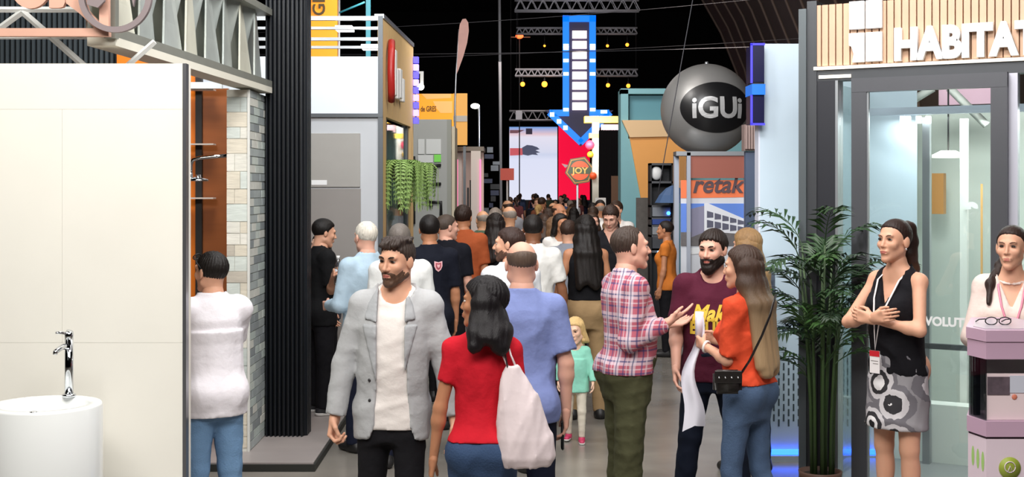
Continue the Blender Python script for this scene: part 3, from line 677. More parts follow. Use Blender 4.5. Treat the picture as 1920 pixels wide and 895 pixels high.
# hexagonal sign on a pole, yellow canopy and black drape
Yj = 36.0
jo = empty('hexagon_sign', 'hexagonal orange and green sign on a white pole before the red panel', 'sign', (X(1087, Yj), Yj, Z(320, Yj)))
hx_ = lambda r, rot=.16: [(r*math.cos(rot + math.pi/3*i), r*math.sin(rot + math.pi/3*i)) for i in range(6)]
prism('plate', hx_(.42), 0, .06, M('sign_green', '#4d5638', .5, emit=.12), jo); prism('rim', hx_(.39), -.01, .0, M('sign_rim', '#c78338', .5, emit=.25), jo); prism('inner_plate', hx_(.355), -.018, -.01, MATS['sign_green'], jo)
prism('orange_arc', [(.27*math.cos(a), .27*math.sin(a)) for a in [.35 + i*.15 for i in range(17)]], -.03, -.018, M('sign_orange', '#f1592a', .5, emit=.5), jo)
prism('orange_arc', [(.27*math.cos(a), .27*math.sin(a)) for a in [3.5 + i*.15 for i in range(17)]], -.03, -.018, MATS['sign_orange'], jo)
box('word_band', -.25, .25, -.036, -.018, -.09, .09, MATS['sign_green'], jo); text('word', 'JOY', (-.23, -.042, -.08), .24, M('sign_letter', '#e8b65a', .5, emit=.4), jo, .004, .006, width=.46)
tube('pole', [(-.06, .1, .2), (-.06, .1, -Z(320, Yj))], .03, m_white, jo)
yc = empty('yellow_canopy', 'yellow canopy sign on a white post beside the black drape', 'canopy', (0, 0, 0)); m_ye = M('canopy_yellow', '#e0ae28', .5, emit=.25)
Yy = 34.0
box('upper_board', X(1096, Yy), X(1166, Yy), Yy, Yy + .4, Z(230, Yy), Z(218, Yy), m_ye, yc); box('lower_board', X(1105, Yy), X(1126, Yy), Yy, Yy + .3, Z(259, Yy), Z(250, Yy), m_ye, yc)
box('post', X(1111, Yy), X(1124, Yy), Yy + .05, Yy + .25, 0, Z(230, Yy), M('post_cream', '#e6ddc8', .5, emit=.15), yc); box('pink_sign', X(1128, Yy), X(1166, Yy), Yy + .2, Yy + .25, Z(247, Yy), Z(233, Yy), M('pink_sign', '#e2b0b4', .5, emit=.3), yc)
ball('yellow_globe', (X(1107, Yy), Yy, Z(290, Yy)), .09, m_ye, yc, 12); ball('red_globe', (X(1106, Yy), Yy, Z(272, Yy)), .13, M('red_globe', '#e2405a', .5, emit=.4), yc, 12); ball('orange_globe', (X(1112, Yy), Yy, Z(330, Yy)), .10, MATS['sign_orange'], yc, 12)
dp = empty('black_drape', 'black drape hanging beside the turquoise stand', 'curtain', (0, 0, 0)); m_dr = M('drape_black', '#17151a', .8)
for i in range(8): vprism('fold', [(X(1123 + i*4.9, 33), 33), (X(1125.5 + i*4.9, 33), 32.93), (X(1128 + i*4.9, 33), 33), (X(1128 + i*4.9, 33), 33.1), (X(1123 + i*4.9, 33), 33.1)], 0, Z(244, 33), m_dr, dp)
wd_ = empty('brown_door_panel', 'brown wooden door panel at the foot of the black drape', 'door', (0, 0, 0)); box('leaf', X(1146, 31), X(1163, 31), 31, 31.06, 0, Z(330, 31), M('door_brown', '#6b4a33', .6), wd_); ball('knob', (X(1149, 31), 30.97, 1.0), .03, m_chrome, wd_, 8)
wb = empty('white_info_board', 'small white info board standing in the far crowd', 'board', (0, 0, 0)); box('board', X(1116, 30), X(1136, 30), 30, 30.04, 1.0, Z(371, 30), m_white, wb); box('foot', X(1122, 30), X(1130, 30), 30, 30.04, 0, 1.0, m_alu, wb)

# ------------------------------------------------------------------ turquoise stand with orange funnel
Yq = 24.0
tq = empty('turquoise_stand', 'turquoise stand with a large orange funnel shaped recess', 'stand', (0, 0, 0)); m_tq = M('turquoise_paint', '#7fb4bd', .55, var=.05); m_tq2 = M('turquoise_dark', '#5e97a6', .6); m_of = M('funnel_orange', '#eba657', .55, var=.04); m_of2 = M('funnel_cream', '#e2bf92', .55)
def tx(p, Y=Yq): return X(p, Y)
def tz(p, Y=Yq): return Z(p, Y)
box('wall', tx(1164), tx(1420), Yq + .3, Yq + .6, 0, tz(168), m_tq, tq); box('left_jamb', tx(1164), tx(1178), Yq, Yq + .3, 0, tz(168), m_tq, tq); box('lintel', tx(1164), tx(1420), Yq, Yq + .3, tz(176), tz(166), m_tq, tq)
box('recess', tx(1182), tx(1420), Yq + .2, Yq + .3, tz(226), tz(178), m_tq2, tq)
prism('funnel_hood', [(tx(1165), tz(226)), (tx(1280), tz(226)), (tx(1280), tz(256)), (tx(1180), tz(258))], Yq - .12, Yq + .2, m_of2, tq)
prism('funnel_face', [(tx(1180), tz(258)), (tx(1290), tz(256)), (tx(1290), tz(372)), (tx(1201), tz(372))], Yq - .06, Yq + .2, m_of, tq)
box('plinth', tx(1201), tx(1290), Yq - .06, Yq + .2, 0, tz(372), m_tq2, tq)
box('lower_panel', tx(1178), tx(1201), Yq + .0, Yq + .3, 0, tz(260), m_tq, tq)
bc = box('grey_poster_board', X(1193, 20), X(1222, 20), 20, 20.05, 0, Z(371, 20), M('poster_grey', '#5b5652', .6, var=.4, vs=14)); tag(bc, 'dark mottled poster board standing before the turquoise stand', 'board')
# speaker rack with blue lights
Yx = 18.5
rk = empty('equipment_rack', 'dark equipment rack with a white round speaker and blue lights', 'equipment rack', (0, 0, 0))
rx = lambda p: X(p, Yx); rz_ = lambda p: Z(p, Yx)
for px in (1219, 1259): box('upright', rx(px), rx(px + 3), Yx, Yx + .3, 0, rz_(306), m_dark, rk)
box('back', rx(1219), rx(1262), Yx + .28, Yx + .3, 0, rz_(306), M('rack_back', '#2a2c31', .6), rk)
for a in (306, 340, 385, 408, 422, 441, 470): box('shelf', rx(1219), rx(1262), Yx, Yx + .3, rz_(a + 4), rz_(a), M('rack_shelf', '#4b4d52', .5), rk)
ball('speaker_cone', (rx(1232), Yx + .08, rz_(325)), (.085, .06, .1), m_white, rk)
for a, c_, hx2 in ((389, 406, '#7a7f88'), (411, 421, '#20408c'), (426, 440, '#8a8d92'), (445, 466, '#3c3e44')): box('unit', rx(1223), rx(1257), Yx - .01, Yx + .2, rz_(c_), rz_(a), M('unit_' + hx2, hx2, .5), rk)
ball('indicator', (rx(1253), Yx - .03, rz_(400)), .03, M('blue_lamp', '#3f7dff', emit=9), rk, 8); ball('indicator', (rx(1236), Yx - .03, rz_(474)), .035, M('ice_lamp', '#a8d8ff', emit=7), rk, 8)
um = empty('blue_umbrella', 'blue half open umbrella on the equipment rack', 'umbrella', (rx(1258), Yx - .25, 0)); V = [(0, 0, rz_(346))]; n = 10
lathe('canopy', [(.02, rz_(348)), (.10, rz_(353)), (.2, rz_(366)), (.26, rz_(380)), (.25, rz_(380)), (.19, rz_(369)), (0, rz_(356))], M('umbrella_blue', '#46648f', .6), um, 10, smooth=False); tube('shaft', [(0, 0, .4), (0, 0, rz_(345))], .012, m_dark, um)
# ------------------------------------------------------------------ banner kiosk and silver balloon
Ye = 16.0
ks = empty('banner_kiosk', 'clear cornered kiosk with a brown header and orange banner of a white building', 'kiosk', (0, 0, 0))
kx = lambda p: X(p, Ye); kz = lambda p: Z(p, Ye)
m_acr = M('frosted_profile', '#b9c0cf', .25, .2); 
box('corner_post', kx(1268), kx(1277), Ye + .2, Ye + .3, 0, kz(290), m_acr, ks); box('corner_post', kx(1288), kx(1295), Ye, Ye + .06, 0, kz(286), m_acr, ks); box('corner_post', kx(1396), kx(1402), Ye, Ye + .06, 0, kz(286), m_acr, ks)
box('top_rail', kx(1268), kx(1402), Ye, Ye + .3, kz(292), kz(284), m_alu, ks); box('header', kx(1294), kx(1397), Ye + .02, Ye + .06, kz(334), kz(292), M('header_brown', '#9c5a4c', .5, emit=.05), ks)
m_bo = M('banner_orange', '#ee7a4b', .55, emit=.12)
bnr = box('banner', kx(1278), kx(1402), Ye + .08, Ye + .10, .2, kz(338), M('banner_white', '#d8dbe2', .5), ks)
prism('orange_band', [(kx(1278), kz(338)), (kx(1402), kz(338)), (kx(1402), kz(370)), (kx(1278), kz(372))], Ye + .075, Ye + .08, m_bo, ks)
text('lettering', 'retak', (kx(1301), Ye + .065, kz(361)), .30, M('banner_grey_ink', '#5c4a52', .6), ks, .003, .006, width=kx(1399) - kx(1301), shear=.25)
prism('sky_print', [(kx(1278), kz(382)), (kx(1402), kz(382)), (kx(1402), kz(450)), (kx(1278), kz(450))], Ye + .073, Ye + .08, M('print_blue', '#5f86d8', .55, emit=.1), ks)
prism('building_print', [(kx(1322), kz(382)), (kx(1328), kz(381)), (kx(1400), kz(412)), (kx(1400), kz(440)), (kx(1322), kz(434))], Ye + .069, Ye + .074, M('print_white', '#e4e7ee', .5), ks)
m_pd = M('print_dark', '#5c5d70', .6)
for a in range(5):
    u0, u1 = 1327 + a*14.5, 1339 + a*14.5; s0, s1 = (u0 - 1328)*.40, (u1 - 1328)*.40
    prism('window_print', [(kx(u0), kz(396 + s0*.7)), (kx(u1), kz(396 + s1*.7)), (kx(u1), kz(406 + s1*.55)), (kx(u0), kz(409 + s0*.55))], Ye + .066, Ye + .069, m_pd, ks)
    prism('window_print', [(kx(u0), kz(413 + s0*.5)), (kx(u1), kz(413 + s1*.5)), (kx(u1), kz(425 + s1*.35)), (kx(u0), kz(428 + s0*.35))], Ye + .066, Ye + .069, m_pd, ks)
prism('tower_print', [(kx(1297), kz(392)), (kx(1322), kz(386)), (kx(1322), kz(436)), (kx(1297), kz(446))], Ye + .069, Ye + .074, M('print_mauve', '#8a88a0', .6), ks)
prism('street_print', [(kx(1278), kz(436)), (kx(1402), kz(434)), (kx(1402), kz(462)), (kx(1278), kz(462))], Ye + .070, Ye + .073, M('print_street', '#6b6768', .6, var=.3, vs=20), ks)
prism('car_print', [(kx(1296), kz(466)), (kx(1340), kz(463)), (kx(1344), kz(474)), (kx(1296), kz(478))], Ye + .070, Ye + .074, M('print_car', '#eef0f2', .5), ks)
box('side_pane', kx(1276), kx(1290), Ye + .1, Ye + .12, .1, kz(292), glassmat('kiosk_glass', (.9, .92, .97)), ks)
box('base', kx(1268), kx(1402), Ye, Ye + .3, 0, .12, m_alu, ks)
Yz = 16.6
bl = empty('silver_balloon', 'large silver balloon with a black oval logo above the banner kiosk', 'balloon', (X(1325, Yz), Yz, Z(206, Yz)))
Rb = 86 * Yz / F
m_sil, nt, b = nodemat('silver_film'); b.inputs['Base Color'].default_value = lin('#a2a1a0'); b.inputs['Metallic'].default_value = .55; b.inputs['Roughness'].default_value = .38
bm = bmesh.new(); bmesh.ops.create_uvsphere(bm, u_segments=48, v_segments=28, radius=Rb); link('skin', bm_mesh('skin', bm, True), m_sil, bl)
# black oval and lettering wrapped on the sphere, turned a little to the right
def wrap(me, R, yaw=.12, pitch=0.0):
    Rm = Matrix.Rotation(yaw, 3, 'Z') @ Matrix.Rotation(pitch, 3, 'X')
    for v in me.vertices:
        x_, z_ = v.co.x, v.co.y; d = v.co.z; th, ph = x_ / R, z_ / R
        v.co = Rm @ Vector((math.sin(th)*math.cos(ph), -math.cos(th)*math.cos(ph), math.sin(ph))) * (R + d)
bm = bmesh.new(); nr, na = 10, 48; rows = []
for i in range(nr + 1):
    f = i / nr; rows.append([bm.verts.new((f*.50*math.cos(2*math.pi*j/na), f*.335*math.sin(2*math.pi*j/na), .006)) for j in range(na)])
for i in range(nr):
    for j in range(na):
        jj = (j+1) % na; bm.faces.new((rows[i][j], rows[i+1][j], rows[i+1][jj], rows[i][jj]))
bmesh.ops.remove_doubles(bm, verts=bm.verts[:], dist=1e-4); me = bm_mesh('oval', bm, True); wrap(me, Rb, .10); link('oval', me, M('oval_black', '#151517', .35), bl)
me = text_mesh('iGUi', .36, .004, .010, 'CENTER')
bm = bmesh.new(); bm.from_mesh(me); bmesh.ops.triangulate(bm, faces=bm.faces[:]); bmesh.ops.subdivide_edges(bm, edges=[e_ for e_ in bm.edges if e_.calc_length() > .08], cuts=2); bm.to_mesh(me); bm.free()
for v in me.vertices: v.co = Vector((v.co.x * 1.0, v.co.y - .125, v.co.z + .012))
wrap(me, Rb, .10); link('lettering', me, M('letter_silver', '#b9b9ba', .4, .2), bl)
lathe('valve', [(0, Rb + .03), (.02, Rb + .03), (.03, Rb - .01), (0, Rb - .01)], m_alu, bl, 10)
gl = []; 
for i in range(22):
    t = i / 21; gl.append((-.62 + 1.1*t, -math.sqrt(max(0, (Rb + .02)**2 - (min(.6, abs(-.62 + 1.1*t)))**2)) - .01, -.02 - .10*math.sin(math.pi*t)*.5 + .12*t*t))
def cable(label, a, c_, Y, sag=.1, r=.006):
    P = []
    for i in range(13):
        t = i/12; P.append((X(a[0] + (c_[0]-a[0])*t, Y), Y, Z(a[1] + (c_[1]-a[1])*t, Y) - sag*4*t*(1-t)))
    tag(tube('cable', P, r, M('cable_grey', '#3a3a40', .6), None, 5), label, 'cable')
cable('thin dark cable rising past the silver balloon', (1232, 372), (1306, -40), 15.4, 0)
def span(label, za, zc, Y, sag): tag(tube('cable', [(-15.9 + 24.1*i/24, Y, za + (zc - za)*i/24 - sag*4*(i/24)*(1 - i/24)) for i in range(25)], .006, M('cable_grey', '#3a3a40', .6), None, 5), label, 'cable')
span('thin cable strung high across the hall over the silver balloon', 5.2, 6.2, 26, .5); span('thin cable strung across the hall just above the turquoise stand', 4.9, 4.9, 25, .3); span('thin cable strung across the hall at the height of the feather flag', 4.8, 5.4, 28, .3)
# ------------------------------------------------------------------ curved dark roof of the hall, right, and the dark left wall
tag(box('wall_left', -16, -15.9, -3, 80, 0, 13, m_night), 'black unlit side wall of the fair hall', 'wall', kind='structure')
prof = [(9.0, 0), (8.95, 2.5), (8.75, 4.5), (8.35, 6.2), (7.75, 7.7), (6.9, 9.2), (5.6, 10.8), (3.6, 12.4), (2.6, 13.0)]
V, Fc = [], []
for Yv_ in (12, 47):
    for x_, z_ in prof: V.append((x_, Yv_, z_))
n = len(prof)
for i in range(n - 1): Fc.append((i, i + 1, n + i + 1, n + i))
me = bpy.data.meshes.new('wall_right'); me.from_pydata(V, [], Fc); vr = link('wall_right', me, M('vault_brown', '#3d312c', .75, var=.2, vs=2)); md = vr.modifiers.new('thick', 'SOLIDIFY'); md.thickness = .1; md.offset = 0
tag(vr, 'dark brown ribbed vault of the hall curving down behind the balloon', 'roof', kind='structure')
for k in range(24): tube('rib', [(x_ - .08, 12.5 + k*1.5, z_) for x_, z_ in prof], .05, M('vault_rib', '#5e4d44', .7), vr, 5)
# ------------------------------------------------------------------ pale blue stand wall with perforated foot and blue light box
Yd = 9.37
pw = empty('pale_blue_stand_wall', 'tall pale blue wall with slotted lower panel and blue floor light', 'stand wall', (X(1425, Yd), Yd, 0))
pwx = lambda p: X(p, Yd) - X(1425, Yd)
m_pb = M('pale_blue_paint', '#c3d4e2', .45, var=.03)
box('panel', 0, 1.15, 0, .12, .06, Z(82, Yd), m_pb, pw)
box('end_face', -.012, 0, 0, .14, .06, Z(190, Yd), M('wall_edge_white', '#d9dcec', .4), pw)
box('foot_rail', -.01, 1.15, -.05, .12, 0, .045, M('foot_grey', '#b4bcc4', .4), pw)
box('blue_light_strip', .0, 1.15, -.035, -.005, .05, .085, M('blue_strip', '#2860ff', emit=9), pw)
bm = bmesh.new()
for i in range(30):
    for j in range(7):
        x_ = .06 + i*.036; z_ = Z(800, Yd) + j*.075 + (.037 if i % 2 else 0)
        bm_box(bm, x_, x_ + .011, -.003, .01, z_, z_ + .052)
tag(link('slots', bm_mesh('slots', bm), M('slot_dark', '#3f4c52', .7), pw), kind='stuff')
lbx = empty('blue_light_box', 'projecting blue light box sign on the pale blue stand wall', 'light box', (X(1408, Yd - .1), Yd - .1, 0)); m_nb = M('navy_box', '#11123c', .3); m_eb = M('blue_edge_glow', '#3a35e0', emit=2.0); m_cb = M('cyan_band', '#1b6fd8', .4, emit=.6)
lx = lambda p: X(p, Yd - .1) - X(1408, Yd - .1); lz = lambda p: Z(p, Yd - .1)
box('body', lx(1411), lx(1433), 0, .25, lz(155), lz(84), m_nb, lbx); box('body', lx(1411), lx(1433), 0, .25, lz(232), lz(178), m_nb, lbx); box('band', lx(1409), lx(1434), -.02, .24, lz(178), lz(158), m_cb, lbx)
for a, c_ in ((82, 156), (178, 233)): box('glow_edge', lx(1407), lx(1411), -.005, .0, lz(c_), lz(a), m_eb, lbx)
box('glow_edge', lx(1407), lx(1434), -.005, .0, lz(85), lz(81), m_eb, lbx); box('glow_edge', lx(1407), lx(1434), -.005, 0, lz(235), lz(231), m_eb, lbx)
box('bracket', lx(1411), lx(1433), .0, .2, lz(160), lz(154), m_dark, lbx)
bw = empty('slate_blue_partition', 'narrow slate blue partition with a pinkish ribbed cap beside the banner kiosk', 'partition', (0, 0, 0)); Yn = 12.0
box('panel', X(1398, Yn), X(1436, Yn), Yn, Yn + .08, 0, Z(284, Yn), M('slate_blue', '#586681', .5), bw)
for i in range(7): box('cap_slat', X(1395 + i*5, Yn), X(1398.6 + i*5, Yn), Yn - .08, Yn + .1, Z(280, Yn), Z(236, Yn), M('cap_pink', '#a9918c', .6), bw)
box('cap_board', X(1394, Yn), X(1432, Yn), Yn - .04, Yn + .1, Z(283, Yn), Z(234, Yn), M('cap_board', '#8d7975', .6), bw)

# ------------------------------------------------------------------ stand with slatted fascia and glazed door (front turned towards the aisle)
HA = math.radians(-30); OX, OY = X(1527, 8.28), 8.28; hc_, hs_ = math.cos(HA), -math.sin(HA)
def ht(px, dy=0.0):                     # façade coordinate that appears at pixel column px (dy: metres in front of (-) or behind the façade)
    ox, oy = OX + dy * hs_, OY + dy * hc_; k = (px - CX) / F
    return (k*oy - ox) / (hc_ + k*hs_)
def hz(px, py, dy=0.0):
    t = ht(px, dy); Y = OY + dy*hc_ - t*hs_; return Z(py, Y)
hb = empty('slatted_stand', 'stand with pine slat fascia, white lettering and graphite glazed front', 'stand', (OX, OY, 0), HA)
m_hs = M('pine_slat', '#cda88c', .5, var=.14, vs=3, stretch=(10, 10, 1)); m_hs2 = M('pine_slat_back', '#9a7458', .6)
zb_ = hz(1527, 128); ztp = zb_ + .405; m_lt = M('light_line', '#fff8e8', emit=1.2)
Lh = 2.4
box('fascia_board', 0, Lh, .03, .06, zb_, ztp, m_hs2, hb)
ns = 52
for i in range(ns): box('slat', i*Lh/ns + .004, (i+1)*Lh/ns - .004, 0, .03, zb_ + .012, ztp, m_hs, hb)
box('light_line', -.0, Lh, -.02, .02, zb_ - .014, zb_ + .006, m_lt, hb)
box('head_beam', -.02, Lh, .0, .12, zb_ - .085, zb_ - .014, m_steelgrey, hb)
# lettering and emblem
th_ = (hz(1680, 56) - hz(1680, 110))
tl = text('lettering', 'HABITAT', (ht(1676, -.05), -.03, hz(1676, 111, -.03)), .24, m_white, hb, .018, .013, width=(ht(1908, -.03) - ht(1676, -.03)) * 1.165, tall=th_/.165)
ex0, ex1, em = ht(1592, -.03), ht(1654, -.03), ht(1622, -.03)
ez = lambda p: hz(1622, p, -.03)
for a, c_, u0, u1 in ((1, 54, ex0, em - .004), (1, 54, em + .004, ex1), (61, 116, em + .004, ex1)): box('emblem_block', u0, u1, -.035, -.005, ez(c_), ez(a), m_white, hb, .004)
prism('emblem_block', [(ex0, ez(61)), (em - .004, ez(61)), (em - .004, ez(116)), (ex0 + .02, ez(116)), (ex0 + .03, ez(100)), (ex0 + .015, ez(86)), (ex0, ez(84))], -.035, -.005, m_white, hb)
# corner column
box('column', ht(1500), ht(1514), -.03, .3, 0, ztp - .02, M('column_grey', '#5d6468', .4, .4), hb); box('column', ht(1514), ht(1532), -.01, .3, 0, ztp + .03, m_steelgrey, hb)
zd = zb_ - .085
box('jamb', ht(1532), ht(1566), .0, .12, 0, zd, M('jamb_dark', '#33343a', .4, .4), hb)
box('light_line', ht(1536), ht(1596), -.012, .0, hz(1560, 147), hz(1560, 141), m_lt, hb)
box('alu_jamb', ht(1566), ht(1571), .0, .12, 0, zd, m_alu, hb)
# door: frame and pane
dr = empty('sliding_door', None, None); dr.parent = hb; m_df = M('door_frame', '#55565b', .4, .45, var=.05)
zt_d = hz(1740, 141, -.06)
d0, d1 = ht(1597, -.05), ht(1889, -.05); fw = ht(1625, -.05) - d0
box('stile', d0, d0 + fw, -.06, -.005, .02, zt_d, m_df, dr); box('stile', d1 - fw, d1, -.06, -.005, .02, zt_d, m_df, dr)
box('top_rail', d0, d1, -.062, -.003, hz(1740, 168, -.06), zt_d, m_df, dr); box('bottom_rail', d0, d1, -.06, -.005, .02, .14, m_df, dr)
m_gl = glassmat('door_glass', (.93, .975, .96), .07)
box('pane', d0 + fw, d1 - fw, -.038, -.03, .14, hz(1740, 168, -.06), m_gl, dr)
box('glazing_bead', d0 + fw, d0 + fw + .012, -.05, -.02, .14, hz(1740, 168, -.06), m_alu, dr)
text('pane_lettering', 'EVOLUTION', (ht(1724, -.04), -.042, hz(1780, 612, -.04)), .075, m_white, dr, .001, .003, width=ht(1850, -.04) - ht(1724, -.04), tall=1.0)
box('handle', d1 - fw*.6, d1 - fw*.4, -.09, -.06, .95, 1.2, m_chrome, dr)
box('alu_jamb', ht(1890), ht(1908), .0, .08, 0, zd, M('white_alu', '#c9c9d6', .35, .3), hb)
box('side_pane', ht(1571), ht(1600), .05, .056, .05, zd, m_gl, hb)
box('side_pane', ht(1908), Lh, .05, .056, .05, zd, m_gl, hb)
# interior behind the glass
m_in = M('interior_mint', '#dfe8e0', .5, var=.02); m_in2 = M('interior_white', '#e9ede8', .5)
box('platform', -.1, Lh + .6, -.11, 3.2, 0, .035, M('stand_deck', '#8f9294', .35, var=.05), hb)
box('rear_wall', -.9, Lh + 1.2, 2.6, 2.66, 0, 2.6, m_in, hb); box('left_glass_wall', -.02, .02, .35, 2.6, .03, 2.7, m_gl, hb)
for i, u in enumerate((.42, .62, .82, 1.0)): box('interior_mullion', u, u + .05, 1.2 + i*.3, 1.26 + i*.3, 0, 2.5, (m_alu, m_in2, m_alu, m_frame)[i], hb)
box('interior_partition', 1.35, 2.3, 1.5, 1.56, 0, hz(1800, 232, 1.5), m_in2, hb)
box('interior_beam', .1, Lh + .8, 1.0, 1.06, hz(1740, 214, 1.0), hz(1740, 200, 1.0), M('beam_blue', '#c6d4e6', .4), hb)
box('pink_panel', ht(1760, 2.0), ht(1860, 2.0), 2.0, 2.04, hz(1800, 196, 2.0), hz(1800, 160, 2.0), M('pink_panel', '#e0b8cc', .6, emit=.15), hb)
for a, c_ in (((1700, 195), (1750, 165)), ((1780, 165), (1850, 235)), ((1660, 160), (1690, 200))): tube('roof_brace', [(ht(a[0], 1.7), 1.7, hz(a[0], a[1], 1.7)), (ht(c_[0], 1.7), 1.7, hz(c_[0], c_[1], 1.7))], .03, m_in2, hb, 4)
box('wood_display', ht(1742, 2.2), ht(1764, 2.2), 2.3, 2.4, hz(1750, 402, 2.2), hz(1750, 325, 2.2), M('display_wood', '#d59a5a', .5), hb)
box('wood_strip', ht(1839, 1.48), ht(1842, 1.48), 1.47, 1.5, 1.3, hz(1840, 345, 1.48), M('strip_wood', '#e0b070', .5), hb)
box('low_counter', ht(1640, 1.8), ht(1860, 1.3), 1.28, 1.45, .03, .45, m_in2, hb); box('low_rail', ht(1640, 1.2), ht(1860, 1.2), 1.2, 1.24, hz(1750, 655, 1.2), hz(1750, 645, 1.2), m_frame, hb)
lathe('ceiling_lamp', [(.0, 0), (.11, 0), (.11, .02), (.05, .05), (0, .05)], M('lamp_disc', '#fffaf0', emit=3), hb, 24, (ht(1778, 1.2), 1.2, hz(1778, 296, 1.2)))
tube('lamp_cord', [(ht(1778, 1.2), 1.2, hz(1778, 290, 1.2)), (ht(1778, 1.2), 1.2, 2.75)], .006, m_dark, hb)
for px in (1690, 1700, 1720, 1738): box('spot_lamp', ht(px, 1.1), ht(px + 8, 1.1), 1.05, 1.1, hz(px, 232, 1.1), hz(px, 218, 1.1), M('spot_glow', '#f4f8ff', emit=2.5), hb)
text('door_number', '9', (ht(1811, 1.47), 1.48, hz(1811, 410, 1.48)), .16, m_white, hb, .003, .01)
hw = Vector((OX, OY, 0)); Rm_ = Matrix.Rotation(HA, 3, 'Z')
p_ = hw + Rm_ @ Vector((1.2, 1.2, 2.5)); area('stand_inside_light', p_, (p_.x, p_.y, 0), 95, 1.6, 1.2, (.98, 1, .99))

# palm in a pot
def palm(px, Y, seed):
    r = random.Random(seed); e = empty('potted_palm', 'tall potted palm with arching fronds before the graphite corner column', 'plant', (X(px, Y), Y, 0))
    lathe('pot', [(0, 0), (.10, 0), (.13, .2), (.135, .23), (.12, .23), (.115, .2), (0, .19)], M('pot_brown', '#5a3d30', .6), e, 28)
    lathe('soil', [(0, .205), (.118, .205), (.118, .2), (0, .2)], M('soil', '#2c2119', .9), e, 20)
    m_l = [M('palm_leaf_%d' % i, h, .45, var=.2, vs=5) for i, h in enumerate(('#22401c', '#345525', '#1a3018'))]; m_c = M('palm_cane', '#39512a', .5, var=.2)
    tips = []
    for i in range(13):
        a = 2*math.pi*i/13 + r.uniform(-.3, .3); h = r.uniform(.8, 1.45); ro_ = r.uniform(.03, .08); lean = r.uniform(.02, .12)
        P = [(math.cos(a)*(ro_ + lean*t*t), math.sin(a)*(ro_ + lean*t*t), .2 + h*t) for t in (0, .33, .66, 1)]
        tube('cane', P, [.013, .011, .009, .006], m_c, e, 7); tips.append((Vector(P[-1]), a, h)); tips.append((Vector(P[2]), a + .8, h*.8)); tips.append((Vector(P[2]) * .5 + Vector(P[3]) * .5, a - 1.1, h*.9))
    tips.append((Vector((0, 0, 1.42)), 1.5, 1.2)); tips.append((Vector((0, 0, 1.42)), -1.7, 1.2)); tips.append((Vector((0, 0, 1.25)), 3.0, 1.2)); tips.append((Vector((0, 0, 1.25)), .2, 1.2))
    for i, (p, a, h) in enumerate(tips):
        L = r.uniform(.34, .54); el = r.uniform(.75, 1.35); dirh = Vector((math.cos(a), math.sin(a), 0)); pts = []; q_ = p.copy(); ang_ = el
        for j in range(15):
            pts.append(q_.copy()); q_ = q_ + (dirh*math.cos(ang_) + Vector((0, 0, 1))*math.sin(ang_)) * (L/14); ang_ -= .085 + .04*r.random()
        V, Fc = [], []
        for j in range(2, 15):
            d = (pts[min(j+1, 14)] - pts[j-1]).normalized(); s_ = Vector((-math.sin(a), math.cos(a), 0)); up = s_.cross(d)
            l = .19 * math.sin(math.pi*(.18 + .75*j/14)) * r.uniform(.85, 1.15)
            for sg_ in (-1, 1):
                dv = (s_*sg_*.75 + d*.75 + up*r.uniform(-.25, .2)).normalized(); wv = dv.cross(up).normalized() * .0125
                b0 = pts[j]; o = len(V); t_ = b0 + dv*l - Vector((0, 0, .05*l/.19)) ; md = b0 + dv*l*.5
                V += [tuple(b0), tuple(md + wv), tuple(t_), tuple(md - wv), tuple(md + up*.004)]; Fc += [(o, o+1, o+4), (o+1, o+2, o+4), (o+2, o+3, o+4), (o+3, o, o+4)]
        Vt, Ft = tube_arrays(pts, [.004*(1 - k/18) for k in range(15)], 5); o = len(V); V += [tuple(v) for v in Vt]; Fc += [tuple(k + o for k in f) for f in Ft]
        me = bpy.data.meshes.new('frond'); me.from_pydata(V, [], Fc); link('frond', me, m_l[i % 3], e)
palm(1538, 8.0, 11)

# reception counter
Yu = 6.2
m_lav = M('lavender_laminate', '#c3a2b8', .35, var=.03); m_lv2 = M('lavender_side', '#b9aab8', .35); m_ct = M('counter_white', '#e6d3de', .4)
ct = empty('reception_counter', 'pink and white reception counter with a glass display and leaf emblem', 'counter', (0, 0, 0))
c0, c1, c2 = X(1815, Yu + .16), X(1849, Yu), X(1990, Yu)
def poly(g=0.0): return [(c0 - g, Yu + .16), (c1 - g*.4, Yu - g), (c2 + g, Yu - g), (c2 + g, Yu + .62), (c0 + .19 - g, Yu + .62)]
z1, z2, z3, z4 = Z(612, Yu) - .02, Z(674, Yu), Z(790, Yu), Z(824, Yu)
vprism('top_slab', poly(.01), z1 - .055, z1, m_lav, ct); vprism('top_box', poly(.004), z2, z1 - .058, m_lav, ct)
vprism('top_inset', [(c1 + .01, Yu + .04), (c2, Yu + .04), (c2, Yu + .5), (c1 + .13, Yu + .5), (c1 - .005, Yu + .16)], z1, z1 + .004, M('inset_grey', '#b7aab6', .3), ct)
vprism('lower_slab', poly(.006), z4 + .012, z3, m_lav, ct); vprism('shadow_gap', poly(-.004), z4, z4 + .012, M('gap_plum', '#3b2634', .6), ct)
vprism('base', poly(0), 0, z4, m_ct, ct)
box('display_back', c0 + .11, c2, Yu + .3, Yu + .34, z3, z2, M('display_grey', '#8b8f8c', .5), ct)
box('display_post', c1 - .004, c1 + .03, Yu + .16, Yu + .2, z3, z2, m_dark, ct)
vprism('display_glass', [(c0 + .004, Yu + .16), (c1, Yu + .005), (c1 + .006, Yu + .008), (c0 + .01, Yu + .165)], z3, z2, glassmat('counter_glass', (.68, .72, .72), .1), ct)
